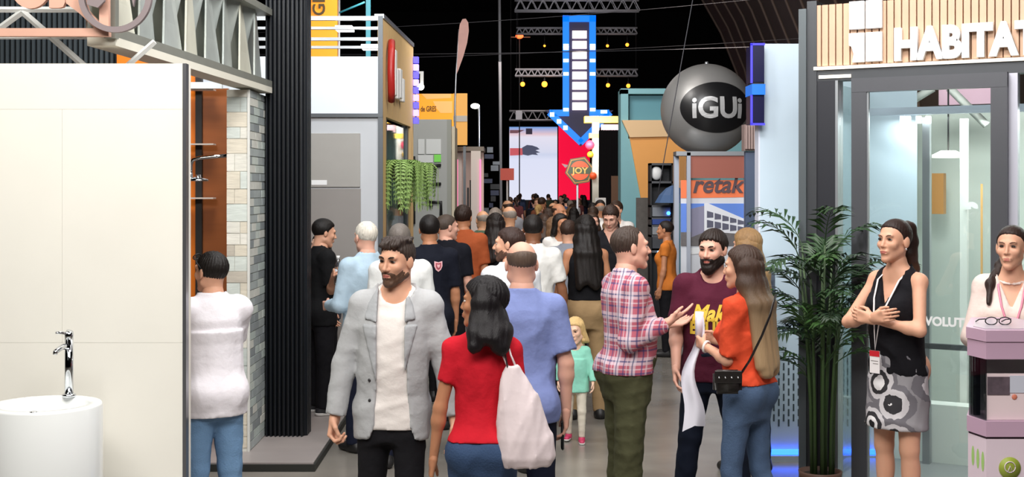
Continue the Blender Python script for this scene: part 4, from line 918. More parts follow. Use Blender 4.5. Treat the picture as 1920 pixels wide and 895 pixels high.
box('photo_card', X(1852, Yu), X(1935, Yu), Yu + .02, Yu + .026, z3 + .002, Z(702, Yu), M('card_pink', '#ead5d8', .5), ct); box('photo_print', X(1854, Yu), X(1896, Yu), Yu + .016, Yu + .02, Z(742, Yu), Z(708, Yu), M('card_photo', '#5a4c55', .6, var=.6, vs=30), ct); box('photo_print', X(1896, Yu), X(1935, Yu), Yu + .016, Yu + .02, Z(738, Yu), Z(706, Yu), M('card_sky', '#c9cbd8', .6), ct)
ball('card_flower', (X(1905, Yu), Yu + .018, Z(746, Yu)), (.014, .003, .014), M('flower_red', '#d88068', .6), ct, 8)
m_lf = M('leaf_green', '#a9cf7a', .5); m_ol = M('emblem_olive', '#9aa83e', .5)
for i in range(3):
    t = .25 + i*.27; xx, yy = c0 + (c1 - c0)*t, Yu + .16*(1 - t) - .006; zc_ = Z(864 + i*2, Yu)
    V = []; d_ = Vector((c1 - c0, -.16, 0)).normalized(); nn = Vector((d_.y, -d_.x, 0))*.003
    for k in range(10):
        a = 2*math.pi*k/10; V.append(Vector((xx, yy, zc_)) + d_*.013*math.cos(a) + Vector((0, 0, .05*math.sin(a))))
    me = bpy.data.meshes.new('leaf'); me.from_pydata([tuple(v) for v in V] + [tuple(v - nn) for v in V], [], [tuple(range(10)), tuple(range(19, 9, -1))]); link('leaf_print', me, m_lf, ct)
lathe('emblem_disc', [(0, 0), (.053, 0), (.053, .004), (0, .004)], m_ol, ct, 32, (X(1893, Yu), Yu - .0005, Z(878, Yu))).rotation_euler = (math.pi/2, 0, 0)
tube('emblem_line', [(X(1893, Yu) + .026*math.cos(a), Yu - .006, Z(876, Yu) + .026*math.sin(a)) for a in [i*.35 for i in range(19)]], .0025, m_ct, ct, 5); tube('emblem_line', [(X(1893, Yu) - .012, Yu - .006, Z(886, Yu)), (X(1893, Yu), Yu - .006, Z(874, Yu)), (X(1893, Yu) + .012, Yu - .006, Z(886, Yu))], .0025, m_ct, ct, 5)
# eyeglasses lying on the counter
gs = empty('eyeglasses', 'black framed eyeglasses lying on the reception counter', 'eyeglasses', (X(1872, Yu + .2), Yu + .2, z1 + .004))
for s_ in (-1, 1):
    tube('rim', [(s_*.034 + .03*math.cos(a), .004, .02 + .019*math.sin(a)) for a in [i*2*math.pi/16 for i in range(17)]], .003, m_dark, gs, 6); tube('temple', [(s_*.064, .004, .03), (s_*.068, .08, .02), (s_*.066, .13, .004)], .003, m_dark, gs, 6)
tube('bridge', [(-.006, .004, .026), (0, .003, .03), (.006, .004, .026)], .003, m_dark, gs, 6)
# ------------------------------------------------------------------ people: built from a posed skeleton at 1.75 m, then scaled
TAB_M = [(.76,.150,.100,-.01),(.84,.160,.112,-.012),(.92,.166,.120,-.016),(1.0,.160,.116,-.012),(1.08,.150,.106,0),(1.15,.148,.108,.004),(1.22,.158,.116,.004),(1.30,.170,.122,-.002),(1.36,.172,.116,-.010),(1.41,.150,.096,-.016),(1.45,.100,.074,-.016),(1.49,.062,.062,-.012),(1.53,.055,.056,-.006)]
TAB_F = [(.76,.152,.100,-.01),(.84,.170,.116,-.016),(.91,.176,.124,-.022),(.98,.166,.116,-.016),(1.06,.142,.100,-.004),(1.12,.128,.094,.002),(1.19,.134,.100,.004),(1.27,.146,.110,.000),(1.34,.150,.104,-.008),(1.40,.134,.086,-.014),(1.445,.086,.064,-.014),(1.49,.052,.053,-.008),(1.53,.047,.048,-.002)]
SKIN = {'light': '#d9a488', 'tan': '#b9805f', 'pink': '#dba792', 'olive': '#c39271', 'brown': '#85563c', 'fair': '#e6bba2'}
def skinmat(k): return M('skin_' + k, SKIN[k], .5, var=.08, vs=14, sss=.12, spec=.35)
def hairmat(hx): return M('hair_' + hx, hx, .5, var=.4, vs=34, bump=.55, bs=90, stretch=(3, 3, .25), spec=.3, bd=.004)
def hairgrad(a, b, z0, z1):
    m = hairmat(a).copy(); nt = m.node_tree; mx = [n for n in nt.nodes if n.type == 'MIX'][0]; bs = nt.nodes['Principled BSDF']
    tc = nt.nodes.new('ShaderNodeTexCoord'); sp = nt.nodes.new('ShaderNodeSeparateXYZ'); mr = nt.nodes.new('ShaderNodeMapRange'); m2 = nt.nodes.new('ShaderNodeMix'); m2.data_type = 'RGBA'
    mr.inputs['From Min'].default_value = z1; mr.inputs['From Max'].default_value = z0
    nt.links.new(tc.outputs['Object'], sp.inputs[0]); nt.links.new(sp.outputs['Z'], mr.inputs['Value']); nt.links.new(mr.outputs[0], m2.inputs['Factor'])
    nt.links.new(mx.outputs['Result'], m2.inputs['A']); m2.inputs['B'].default_value = lin(b); nt.links.new(m2.outputs['Result'], bs.inputs['Base Color'])
    return m
def nv(v): v = np.array(v, float); return v / np.linalg.norm(v)
def rotm(yaw, pitch, roll):
    return np.array((Matrix.Rotation(math.radians(yaw), 3, 'Z') @ Matrix.Rotation(math.radians(-pitch), 3, 'X') @ Matrix.Rotation(math.radians(roll), 3, 'Y')))
def tf(VQ, R, t, s=1.0, flip=False):
    V, Q = VQ; V = (V * s) @ R.T + np.array(t)
    return V, (Q[:, ::-1] if flip else Q)
def hand_vq(curl=.35, thumb=.3, res=.0042, scale=1.0, spread=.04, per=None):
    g = Grid((-.07, -.03, -.05), (.10, .21, .12), res)
    mc = [(.030, .092, .0), (.010, .098, .003), (-.011, .094, .002), (-.029, .084, -.002)]
    ln = [(.043, .026, .022), (.047, .03, .023), (.044, .028, .022), (.034, .021, .02)]
    for i, m_ in enumerate(mc):
        g.cone((m_[0]*.55, 0, 0), m_, .017, .0115, .014)
        a = 0; p = np.array(m_); sx = (.030 - i*.02) / .03 * spread; c = curl if per is None else per[i]
        for j, l in enumerate(ln[i]):
            a += c * (1.0, 1.15, .7)[j]; d = np.array((sx * math.cos(a), math.cos(a), math.sin(a))); d /= np.linalg.norm(d)
            p2 = p + d * l; g.cone(p, p2, (.0092, .0084, .0076)[j], (.0084, .0076, .0066)[j], .004); p = p2
    g.cone((0, -.03, 0), (0, .02, 0), .025, .024, .02, sq=((0, 0, 1), .75))
    b = np.array((.026, .022, .006)); t1 = b + np.array((.028 - .012*thumb, .030, .012 + .018*thumb)); t2 = t1 + np.array((.010 - .022*thumb, .028, .008 + .012*thumb)); t3 = t2 + np.array((.004 - .02*thumb, .022, .003 + .008*thumb))
    g.cone(b, t1, .014, .0115, .014); g.cone(t1, t2, .011, .0095, .005); g.cone(t2, t3, .0094, .0075, .004)
    V, Q = g.mesh(); return V * scale, Q
def head_vq(sex='m', res=.0045, fat=0.0, child=False, neck_r=.054):
    g = Grid((-.105, -.135, -.215), (.105, .145, .145), res); jw = .86 if sex == 'f' else 1.0; fm = sex == 'f'
    g.ell((0, -.014, .030), (.0755, .098, .088), .02)
    g.ell((0, .028, -.035), (.058*jw + fat*.4, .066, .080), .03)
    for s in (-1, 1):
        g.cone((s*.050*jw, .002, -.062 if not fm else -.052), (s*.014*jw, .070, -.104 if not fm else -.098), .021 + fat*.5 if not fm else .017, .014 if not fm else .011, .025)
        g.ell((s*.036, .064, -.022), (.024, .022, .022), .02)
        g.ell((s*.0775, -.006, -.004), (.009, .020, .032), .006, R=rotm(s*18, 0, 0))
    g.ell((0, .074, -.103), (.020*jw, .016, .016), .02)
    g.cone((-.040, .082, .027), (.040, .082, .027), .010 if not fm else .004, .010 if not fm else .004, .022)
    g.cone((0, .088, .016), (0, .111 if not fm else .106, -.028), .0085 if not fm else .0065, .0115 if not fm else .009, .012)
    for s in (-1, 1): g.ell((s*(.0125 if not fm else .0095), .098 if not fm else .0955, -.032), (.0085 if not fm else .0065, .010 if not fm else .008, .008 if not fm else .0065), .008)
    for s in (-1, 1): g.ell((s*.031, .104, .007), (.019, .020, .012), .014, 's')
    g.ell((0, .086, -.062), (.025, .013, .015), .014)
    g.cone((-.017, .0925, -.058), (.017, .0925, -.058), .0055, .0055, .006); g.cone((-.014, .0925, -.068), (.014, .0925, -.068), .006, .006, .006)
    g.cone((-.022, .095, -.063), (.022, .095, -.063), .0018, .0018, .004, 's')
    g.cone((0, -.028, -.05), (0, -.040, -.25), neck_r, neck_r, .03)
    return g.mesh()
class Hair: pass
def hair_cap(style, res, seed, vol=0.0):
    g = Grid((-.14, -.18, -.15), (.14, .16, .19), res); rs = np.random.RandomState(seed)
    if style == 'bald': vol -= .0035
    g.ell((0, -.016, .036), (.081 + vol, .104 + vol, .090 + vol), .02)
    LN = {'short': ([-.13,-.07,-.03,.008,.022,.036,.060,.078,.12], [-.085,-.078,-.045,-.040,.012,.040,.058,.066,.072]),
          'crop':  ([-.13,-.07,-.03,.008,.022,.036,.060,.078,.12], [-.060,-.052,-.020,-.012,.030,.048,.066,.074,.08]),
          'recede':([-.13,-.07,-.03,.008,.020,.030,.05,.09], [-.085,-.078,-.045,-.035,.03,.075,.10,.13]),
          'bald':  ([-.13,-.07,-.03,.004,.014,.02], [-.085,-.078,-.040,-.020,.03,.12]),
          'quiff': ([-.13,-.07,-.03,.008,.022,.040,.062,.080,.12], [-.080,-.072,-.040,-.040,.012,.044,.058,.062,.064]),
          'long':  ([-.13,-.05,.0,.02,.034,.05,.07,.12], [-.15,-.15,-.12,-.05,.025,.052,.066,.08]),
          'tied':  ([-.13,-.06,-.01,.012,.024,.042,.062,.12], [-.080,-.068,-.03,-.005,.03,.055,.070,.085])}[style]
    if style == 'quiff':
        for x_ in (-.045, -.025, -.005, .015, .035, .05): g.cone((x_*.8, .02, .098), (x_ + rs.uniform(-.014, .014), .080, .083 + rs.uniform(-.010, .014)), .026, .012, .010)
        for i_ in range(9): a_ = rs.uniform(0, 6.3); g.cone((.05*math.cos(a_), .06*math.sin(a_) - .02, .10), (.07*math.cos(a_ + .5), .08*math.sin(a_ + .5) - .01, .102 + rs.uniform(0, .012)), .018, .008, .008)
    if style == 'long':
        for s in (-1, 1): g.cone((s*.06, .0, .05), (s*.078, -.03, -.12), .03, .034, .03)
    th = rs.rand() * 6
    def strands(x, y, z):
        a = np.arctan2(x, y + .02); return (.0018*np.sin(30*a + 50*z + th) + .0015*np.sin(63*a - 40*z + 2*th)) * (1 if style not in ('crop', 'bald', 'tied') else .35)
    g.disp(strands)
    xs, zs_ = LN
    def keep(x, y, z):
        f = np.interp(y.ravel(), xs, zs_).astype(np.float32)[None, :, None]
        ja = .25 if style in ('tied', 'long') else 1.0
        return (f - z + ja*(.004*np.sin(x*240 + th) + .004*np.sin(x*410 + y*300))) * .7
    g.f = -smin(-g.f, -keep(*g.xyz()), .014)
    if style == 'bald': g.f = -smin(-g.f, -((z_b := g.xyz())[2] - .074 - .35*np.maximum(0, -z_b[1] - .07) + 0*z_b[0]), .03)
    return g.mesh()
def lock_vq(paths, res, seed, amp=.0016):
    """long hair: list of (points, radii) in body frame"""
    pts = np.concatenate([np.array(p) for p, r in paths]); mr = max(max(r) for p, r in paths)
    g = Grid(pts.min(0) - mr - .03, pts.max(0) + mr + .03, res); th = seed * 1.7
    for P, R in paths:
        for i in range(len(P) - 1): g.cone(P[i], P[i+1], R[i], R[i+1], .03)
    g.disp(lambda x, y, z: amp*(np.sin(135*x + 14*z + th) + .6*np.sin(95*y - 19*z + th) + .5*np.sin(210*x + 60*y + 10*np.sin(6*z))))
    return g.mesh()

class P: pass
def person(label, at, rot=0, H=1.75, sex='m', w=1.0, belly=0.0, lean=(0, 0), head=(0, 0, 0), hs=1.0, arms=None, legs=None, hands=None,
           skin='light', hair=None, top=None, bottom=None, shoes='#1c1a1a', face=True, brows=None, beard=None, res=.0115, hres=.0048, seed=1, group=None, eyes=True, lips='#b5655a', fatface=0.0, make=True):
    rs = random.Random(seed); p = P(); sk = skinmat(skin); p.sex = sex if hs < 1.2 else 'm'
    u = H / (1.47 + .28 * hs); p.u = u
    T = [list(r) for r in (TAB_M if sex == 'm' else TAB_F)]
    for r in T:
        if r[0] < 1.44: r[1] *= w; r[2] *= w
        if belly and .95 < r[0] < 1.3: r[2] += belly; r[3] += belly * .8; r[1] += belly * .5
    off = lambda z: (lean[0] * max(0, z - .95), lean[1] * max(0, z - .95))
    o3 = lambda x, y, z: np.array((x + off(z)[0], y + off(z)[1], z))
    SX = (.166 if sex == 'm' else .146) * (w * .6 + .4); cb = .009 if top else 0; cl = .009 if (bottom and bottom[0][0] == 'trousers') else 0; sd_ = .047 if sex == 'm' else .040; p.sd = sd_; p.hip = None
    A = {'L': ((-.16, .02, -1), (-.06, .2, -1)), 'R': ((.16, .02, -1), (.06, .2, -1))}; A.update(arms or {})
    Lg = {'L': ((-.05, .0, -1), (-.02, -.03, -1)), 'R': ((.05, .0, -1), (.02, -.03, -1))}; Lg.update(legs or {})
    ra = (.049, .040, .041, .027) if sex == 'm' else (.041, .034, .035, .023); ra = [v * (.5 + .5*w) for v in ra]
    rl = (.086, .058, .055, .037) if sex == 'm' else (.088, .056, .052, .034); rl = [v * (.4 + .6*w) for v in rl]
    J = {}; k_ = .93 if hs > 1.2 else 1.0
    for s, sg_ in (('L', -1), ('R', 1)):
        sh = o3(sg_ * SX, -.012, 1.412); ua, fa_ = nv(A[s][0]), nv(A[s][1]); el = sh + ua * .292 * k_; wr = el + fa_ * .252 * k_
        hp = np.array((sg_ * .088 * w, -.01, .92)); kn = hp + nv(Lg[s][0]) * .43; an = kn + nv(Lg[s][1]) * .415
        J[s] = dict(sh=sh, el=el, wr=wr, ua=ua, fa=fa_, hp=hp, kn=kn, an=an)
    dz = .078 - min(J['L']['an'][2], J['R']['an'][2])
    hc = o3(0, .022, 1.48 + .152 * hs); HR = rotm(*head); p.J = J; p.hc = hc; p.HR = HR
    parts = []
    # continuous body
    lo = [-.30, -.26, 0.0]; hi = [.30, .26, 1.62]
    for s in 'LR':
        for q_ in ('el', 'wr', 'kn', 'an'):
            for i in range(3): lo[i] = min(lo[i], J[s][q_][i] - .11); hi[i] = max(hi[i], J[s][q_][i] + .11)
    g = Grid(lo, hi, res)
    T0 = [[r[0], r[1] - (cb if r[0] < 1.43 else 0), r[2] - (cb if r[0] < 1.43 else 0), r[3]] for r in T]
    g.loft(T0, .81, 1.53, 0, off)
    g.cone(o3(0, -.006, 1.44), hc + HR @ np.array((0, -.03, -.06)) * hs, .054 if sex == 'm' else .046, .05 if sex == 'm' else .043, .03)
    for s, sg_ in (('L', -1), ('R', 1)):
        j = J[s]
        g.cone(o3(sg_*.05, -.02, 1.450), j['sh'] + np.array((0, 0, .004)), .040, .036 * (.5 + .5*w), .04)
        g.ell(j['sh'], (sd_,) * 3, .03)
        g.cone(j['sh'], j['el'], ra[0], ra[1], .03); g.cone(j['el'], j['wr'], ra[2], ra[3], .02)
        g.ell(j['el'] + j['fa'] * .06, (ra[2]*.97,) * 3, .03)
        g.cone(j['hp'], j['kn'], rl[0] - cl, rl[1] - cl, .04); g.cone(j['kn'], j['an'], rl[2] - cl, rl[3] - cl*.5, .02)
        g.ell(j['kn'] + (j['an'] - j['kn']) * .3 + np.array((0, -.018, 0)), (.046 * (.4+.6*w) - cl, .046 - cl, .10), .03)
        g.ell((sg_*.075, -.075, .93), (.085 * w - cl*1.4, .075 - cl*1.4, .09 - cl), .05)
        g.cone(j['an'] + np.array((0, -.03, -.035)), j['an'] + np.array((sg_*.015, .14, -.045)), .035, .028, .03)
        if sex == 'f' and hs < 1.2: g.ell(o3(sg_*.066, .075, 1.265), (.058 - cb, .054 - cb, .058 - cb), .04)
    parts.append(g.mesh())
    parts.append(tf(head_vq(sex, hres, fatface, neck_r=.054 if sex == 'm' else .045), HR, hc, hs))
    for s, sg_ in (('L', -1), ('R', 1)):
        hd = dict(curl=.4, thumb=.35); hd.update((hands or {}).get(s, {}))
        d = nv(hd.get('dir', J[s]['fa'])); n = np.array(hd.get('n', (-sg_, .25, 0)), float); n = nv(n - d * (n @ d)); t = np.cross(d, n) * (1 if s == 'R' else -1)
        R = np.stack([t, d, n], 1); hsz = (.95 if sex == 'm' else .87) * (1.0 if hs < 1.2 else .95)
        J[s]['hand'] = J[s]['wr'] + d * .08; J[s]['d'] = d; J[s]['n'] = n
        parts.append(tf(hand_vq(hd['curl'], hd['thumb'], .0042 if res < .014 else .008, hsz, per=hd.get('per')), R, J[s]['wr'], 1, flip=(np.linalg.det(R) < 0)))
    for i, (V, Q) in enumerate(parts): V[:, 2] += dz
    me = np_mesh('person', parts, u)
    body = link('person', me, sk, None, (at[0], at[1], at[2] if len(at) > 2 else 0), (0, 0, math.radians(rot)))
    tag(body, label, 'person', group); p.body = body; p.dz = dz
    def add(name, VQs, m, parent=None, lab=None):
        VQs = [(V + np.array((0, 0, dz)), Q) for V, Q in VQs]
        o = link(name, np_mesh(name, VQs, u), m, parent or body)
        if lab: o['label'] = lab
        return o
    p.add = add; p.g_off = off; p.T = T; p.ra = ra; p.rl = rl; p.o3 = o3; p.SX = SX
    p.w2 = lambda v: body.matrix_basis @ Vector(((v[0]) * u, v[1] * u, (v[2] + dz) * u))
    p.hp_ = lambda v: hc + HR @ (np.array(v) * hs)
    # face details
    if face:
        for s in (-1, 1):
            if eyes:
                bm = bmesh.new(); bmesh.ops.create_uvsphere(bm, u_segments=14, v_segments=10, radius=1)
                me = bm_mesh('eye', bm, True)
                me.materials.append(M('eye_white', '#d9d2cb', .25)); me.materials.append(M('eye_iris', '#2b1c14', .15))
                for f in me.polygons:
                    if f.center.y > .50 and abs(f.center.x) < .62: f.material_index = 1
                for v in me.vertices:
                    q_ = p.hp_((s*.031 + v.co.x*.0135, .0815 + v.co.y*.0085, .007 + v.co.z*.0058)); v.co = Vector((q_[0], q_[1], q_[2] + dz)) * u
                o = bpy.data.objects.new('eye', me); C.objects.link(o); o.parent = body
            bw = brows or '#2a1c15'
            pts = [p.hp_((s*a, b_, c_)) + np.array((0, 0, dz)) for a, b_, c_ in ((.013, .0935, .024), (.026, .0945, .030), (.040, .0905, .031), (.045, .0885, .0285))]
            tube('eyebrow', [tuple(q_ * u) for q_ in pts], [.0026*u, .0044*u, .004*u, .0018*u] if sex == 'm' else [.0014*u, .0022*u, .002*u, .0008*u], M('brow_' + bw, bw, .8), body, 6)
            pts = [p.hp_((s*a, b_, c_)) + np.array((0, 0, dz)) for a, b_, c_ in ((.016, .0885, .009), (.024, .0925, .0135), (.034, .0915, .0138), (.045, .0835, .008))]
            tube('eyelash', [tuple(q_ * u) for q_ in pts], [.001*u, .0019*u, .0019*u, .001*u], M('lash', '#1e1512', .8), body, 5)
        pts = lambda L: [tuple((p.hp_(v) + np.array((0, 0, dz))) * u) for v in L]
        tube('lip', pts([(-.023, .0925, -.0625), (-.010, .0985, -.0590), (0, .0985, -.0598), (.010, .0985, -.0590), (.023, .0925, -.0625)]), [.0012*u, .0032*u, .0030*u, .0032*u, .0012*u], M('lip_' + lips, lips, .45), body, 6)
        tube('lip', pts([(-.021, .0925, -.0645), (-.008, .0985, -.0680), (.008, .0985, -.0680), (.021, .0925, -.0645)]), [.0012*u, .004*u, .004*u, .0012*u], M('lip_' + lips, lips, .45), body, 6)
    if beard:
        hx, bl_ = beard; th_ = .0035 if bl_ > 0 else .0012; g = Grid((-.1, -.06, -.17), (.1, .14, .04), .0045)
        jw = 1
        g.ell((0, .028, -.035), (.058 + fatface*.4 + th_, .066 + th_, .080 + th_), .03)
        for s in (-1, 1): g.cone((s*.050, .002, -.062), (s*.014, .070, -.104), .021 + fatface*.5 + th_, .014 + th_ + bl_, .025)
        g.ell((0, .074, -.103 - bl_), (.020 + th_*1.5 + bl_*.5, .016 + th_ + bl_*.6, .016 + th_ + bl_), .02); g.ell((0, .086, -.062), (.025 + th_, .013 + th_, .015 + th_), .014)
        g.cone((-.024, .0905, -.053), (.024, .0905, -.053), .005 + th_, .005 + th_, .008)
        g.disp(lambda x, y, z: .0008*np.sin(330*x + 50*z) + .0007*np.sin(290*z + 260*y))
        # keep jaw, chin and moustache; leave cheeks and mouth free
        g.cut(lambda x, y, z: np.minimum(np.maximum(z + .056 - .9*np.maximum(0, np.abs(x) - .030), -1) + 0*y, np.maximum(np.maximum(z + .045, -(z + .060)), np.abs(x) - .034) + 0*y))
        g.ell((0, .100, -.063), (.021, .02, .0065), .004, 's')
        g.cut(lambda x, y, z: (-.015 - y) + 0*x + 0*z)
        add('beard', [tf(g.mesh(), HR, hc, hs)], hairmat(hx))
    # hair
    if hair:
        st_, hx = hair[0], hair[1]; opt = hair[2] if len(hair) > 2 else {}
        hm = hairmat(hx) if 'grad' not in opt else hairgrad(*opt['grad']); vq = [tf(hair_cap(st_, hres * 1.05, seed, opt.get('vol', 0)), HR, hc, hs)]
        if 'len' in opt:                                   # hair hanging down the back, in the body frame
            L = opt['len']; fd = HR @ np.array((0, 1, 0)); paths = []; ly = opt.get('y', -.15)
            for ph in np.radians(opt.get('ang', (-100, -70, -42, -14, 14, 42, 70, 100))):
                dr_ = np.array((math.sin(ph), -math.cos(ph), 0))
                if dr_ @ fd > opt.get('open', .25): continue
                a = hc + np.array((dr_[0]*.048, dr_[1]*.060 - .010, .072)) * hs; a2 = hc + np.array((dr_[0]*.070, dr_[1]*.085 - .012, .01)) * hs
                m_ = hc + np.array((dr_[0]*.082, dr_[1]*.09 - .02, -min(.09, L*.4))) * hs
                b_ = hc + np.array((dr_[0]*.095*opt.get('wide', 1), min(dr_[1]*.07 + ly*.6, .03), -min(.20, L*.72)))
                c_ = hc + np.array((dr_[0]*.085*opt.get('wide', 1) + opt.get('dx', 0), min(dr_[1]*.03 + ly, .0), -L + .03*math.cos(3*ph + seed)))
                paths.append(([a, a2, m_, b_, c_], [.022, .028, .033, .032, opt.get('tip', .024)]))
            vq.append(lock_vq(paths, .0075 if res < .014 else .011, seed))
        if 'tail' in opt:
            pts = [p.hp_(v) for v in opt['tail'][0]] + [hc + np.array(v) for v in opt['tail'][1]]; n = len(pts)
            R_ = opt['tail'][2]
            vq.append(lock_vq([(pts, R_)], .006, seed, .0015))
        p.hair = add('hair', vq, hm)
    # clothes
    p.cloth = {}
    for it in (bottom or []) + (top or []):
        garment(p, it, res, seed)
    if shoes:
        for s, sg_ in (('L', -1), ('R', 1)):
            j = J[s]; a = j['an']; g = Grid(a + np.array((-.08, -.13, -.10)), a + np.array((.08, .24, .09)), max(.007, res * .7))
            g.cone(a + np.array((0, -.035, -.04)), a + np.array((sg_*.018, .15, -.046)), .046, .041, .03, sq=((0, 0, 1), .9)); g.cone(a + np.array((0, -.01, .0)), a + np.array((0, .02, -.05)), .048, .045, .03)
            zb = a[2] - .078; g.cut(lambda x, y, z: zb - z + 0*x + 0*y); g.cut(lambda x, y, z: z - (a[2] + .03) + 0*x + 0*y)
            sm = M('shoe_' + shoes, shoes, .5)
            so = add('shoe', [g.mesh()], sm)
            if hs > 1.2 or shoes == '#2a2a2e':
                g2 = Grid(a + np.array((-.08, -.13, -.10)), a + np.array((.08, .24, .0)), .007); g2.cone(a + np.array((0, -.035, -.055)), a + np.array((sg_*.018, .15, -.055)), .050, .046, .03); g2.cut(lambda x, y, z: zb - z + 0*x + 0*y); g2.cut(lambda x, y, z: z - (zb + .028) + 0*x + 0*y)
                add('sole', [g2.mesh()], M('sole_white', '#d8d4d0', .6), so)
    return p
def garment(p, it, res, seed):
    kind, m = it[0], it[1]; o = dict(it[2]) if len(it) > 2 else {}
    J, T, off, ra, rl, o3 = p.J, p.T, p.g_off, p.ra, p.rl, p.o3
    r = res * 1.0; lo = np.array((-.36, -.30, .02)); hi = np.array((.36, .30, 1.6))
    for s in 'LR':
        for q_ in ('el', 'wr', 'kn', 'an'): lo = np.minimum(lo, J[s][q_] - .1); hi = np.maximum(hi, J[s][q_] + .1)
    if kind == 'trousers':
        lo[2] = .0; hi[2] = 1.06; lo[:2] = [min(-.3, J['L']['an'][0] - .12, J['R']['an'][0] - .12), min(-.28, J['L']['an'][1] - .12, J['R']['an'][1] - .12)]; hi[:2] = [max(.3, J['L']['an'][0] + .12, J['R']['an'][0] + .12), max(.28, J['L']['kn'][1] + .12, J['R']['kn'][1] + .12)]
        g = Grid(lo, hi, r); ls = o.get('loose', .012); hr = o.get('hem', .052); wz = o.get('waist', 1.02)
        g.loft(T, .775, wz, ls * .9, off)
        for s, sg_ in (('L', -1), ('R', 1)):
            j = J[s]; e = j['kn'] + (j['an'] - j['kn']) * o.get('cut', 1.04)
            g.cone(j['hp'], j['kn'], rl[0] + ls, rl[1] + ls, .04); g.cone(j['kn'], e, max(rl[2] + ls, hr*.95), hr, .02, flat=True)
            if hr < .05: g.ell(j['kn'] + (j['an'] - j['kn']) * .3 + np.array((0, -.018, 0)), (.054, .054, .10), .03)
            g.ell((sg_*.075*1, -.075, .93), (.088 + ls*.5, .078 + ls*.5, .09), .05)
        p.hip = ls
        g.folds(o.get('fold', .0016), seed + 5, 42, .9); g.cut(lambda x, y, z: z - wz + 0*x + 0*y)
        p.cloth[o.get('name', 'trousers')] = p.add(o.get('name', 'trousers'), [g.mesh()], m)
        return
    if kind == 'skirt':
        g = Grid((-.32, -.3, .45), (.32, .3, 1.1), r); hz_ = o['hem']; fl_ = o.get('flare', .2)
        TT = [(hz_ - .05, fl_, fl_*.78, 0), (.75, fl_*.96, fl_*.76, -.005), (.92, T[2][1] + .014, T[2][2] + .014, -.02), (1.06, T[4][1] + .012, T[4][2] + .012, 0)]
        g.loft(TT, hz_, 1.05, 0, off); g.folds(.003, seed, 30, .2); g.cut(lambda x, y, z: hz_ - z + 0*x + 0*y)
        p.cloth['skirt'] = p.add('skirt', [g.mesh()], m); return
    # upper garments
    hem = o.get('hem', .86); gr = o.get('grow', .014); sl = o.get('sleeve', .62); ls = o.get('loose', .016)
    lo[2] = hem - .03; 
    if sl > 1.02: lo[2] = min(lo[2], J['L']['wr'][2] - .08, J['R']['wr'][2] - .08)
    elif sl > 0: lo[2] = min(lo[2], J['L']['el'][2] - .06, J['R']['el'][2] - .06)
    g = Grid(lo, hi, r)
    g.loft(T, hem, 1.52, gr, off, .03, drape=o.get('drape', (1.30, .93, .98)))
    for s, sg_ in (('L', -1), ('R', 1)):
        j = J[s]
        if 'only' not in o: g.cone(o3(sg_*.05, -.02, 1.452), j['sh'] + np.array((-sg_*(.0 if sl else .03), 0, .008)), .040 + gr*.7, (.036 if sl else .030) + gr*.7, .04)
        if sl > 0:
            g.ell(j['sh'], (p.sd + ls*.75,) * 3, .03)
            if sl <= 1: e = j['sh'] + (j['el'] - j['sh']) * sl; g.cone(j['sh'], e, ra[0] + ls, ra[1] + ls*o.get('cuff', 1.15), .03, flat=True)
            else:
                g.cone(j['sh'], j['el'], ra[0] + ls, ra[1] + ls, .03); e = j['el'] + (j['wr'] - j['el']) * min(1.08, sl - 1); g.cone(j['el'], e, ra[2] + ls, ra[3] + ls*o.get('cuff', .9), .02, flat=True)
        if p.sex == 'f' and 'child' not in o: g.ell(o3(sg_*.066, .075, 1.265), (.058 + gr, .054 + gr, .058 + gr), .05)
        if p.hip is not None and hem < 1.03:
            hg = p.hip + .012; g.cone(j['hp'], j['hp'] + (j['kn'] - j['hp'])*.5, rl[0] + hg, rl[0]*.85 + hg, .04); g.ell((sg_*.075, -.075, .93), (.088 + hg*.6, .078 + hg*.6, .09 + hg*.4), .05)
    g.folds(o.get('fold', .0018), seed + 2, o.get('ffr', 34), o.get('fv', .7))
    g.cut(lambda x, y, z: hem + o.get('curve', 0)*x*x*4 - z + 0*y)
    if sl > 1.02 or sl > 0: pass
    nr = o.get('neck', .066)
    g.cone(o3(0, -.005, 1.40), o3(0, .02, 1.60), nr - .016, nr + .03, .006, 's'); 
    if o.get('crew', True): g.ell(o3(0, .055, 1.475), (nr - .004, .06, .045 + o.get('drop', 0)), .006, 's')
    if 'v' in o:
        vz = o['v']; g.cut(lambda x, y, z: np.minimum(.0 + (z - vz) * .42 - np.abs(x - off(1.3)[0]), y - .03))
    if 'open' in o:                                       # open front of a jacket: half widths at heights
        oz, ow = o['open']
        def opn(x, y, z):
            hw_ = np.interp(z.ravel(), oz, ow).astype(np.float32)[None, None, :]
            return np.minimum(hw_ - np.abs(x - o.get('ox', 0) - off(1.2)[0]), y - .0)
        g.cut(opn)
    name = o.get('name', 'shirt')
    p.sdf = g
    ob = p.add(name, [g.mesh()], m); p.cloth[name] = ob
    if o.get('lapel'):
        lm, polys = o['lapel']
        for poly in polys:
            g2 = Grid((0, 0, 0), (.01, .01, .01), .01); g2.lo = g.lo; g2.ax = g.ax; g2.res = g.res; g2.f = g.f - .010
            n = len(poly); pl = [np.array(v) for v in poly]; ce = sum(pl) / n
            def inside(x, y, z):
                d = None
                for i in range(n):
                    a, b = pl[i], pl[(i+1) % n]; e = b - a; nn = np.array((e[1], -e[0])); nn = nn / np.linalg.norm(nn)
                    if nn @ (ce - a) > 0: nn = -nn
                    q_ = (x - a[0]) * nn[0] + (z - a[1]) * nn[1]; d = q_ if d is None else np.maximum(d, q_)
                return np.maximum(d, .02 - y)
            g2.cut(inside); p.add('lapel', [g2.mesh()], lm, ob)
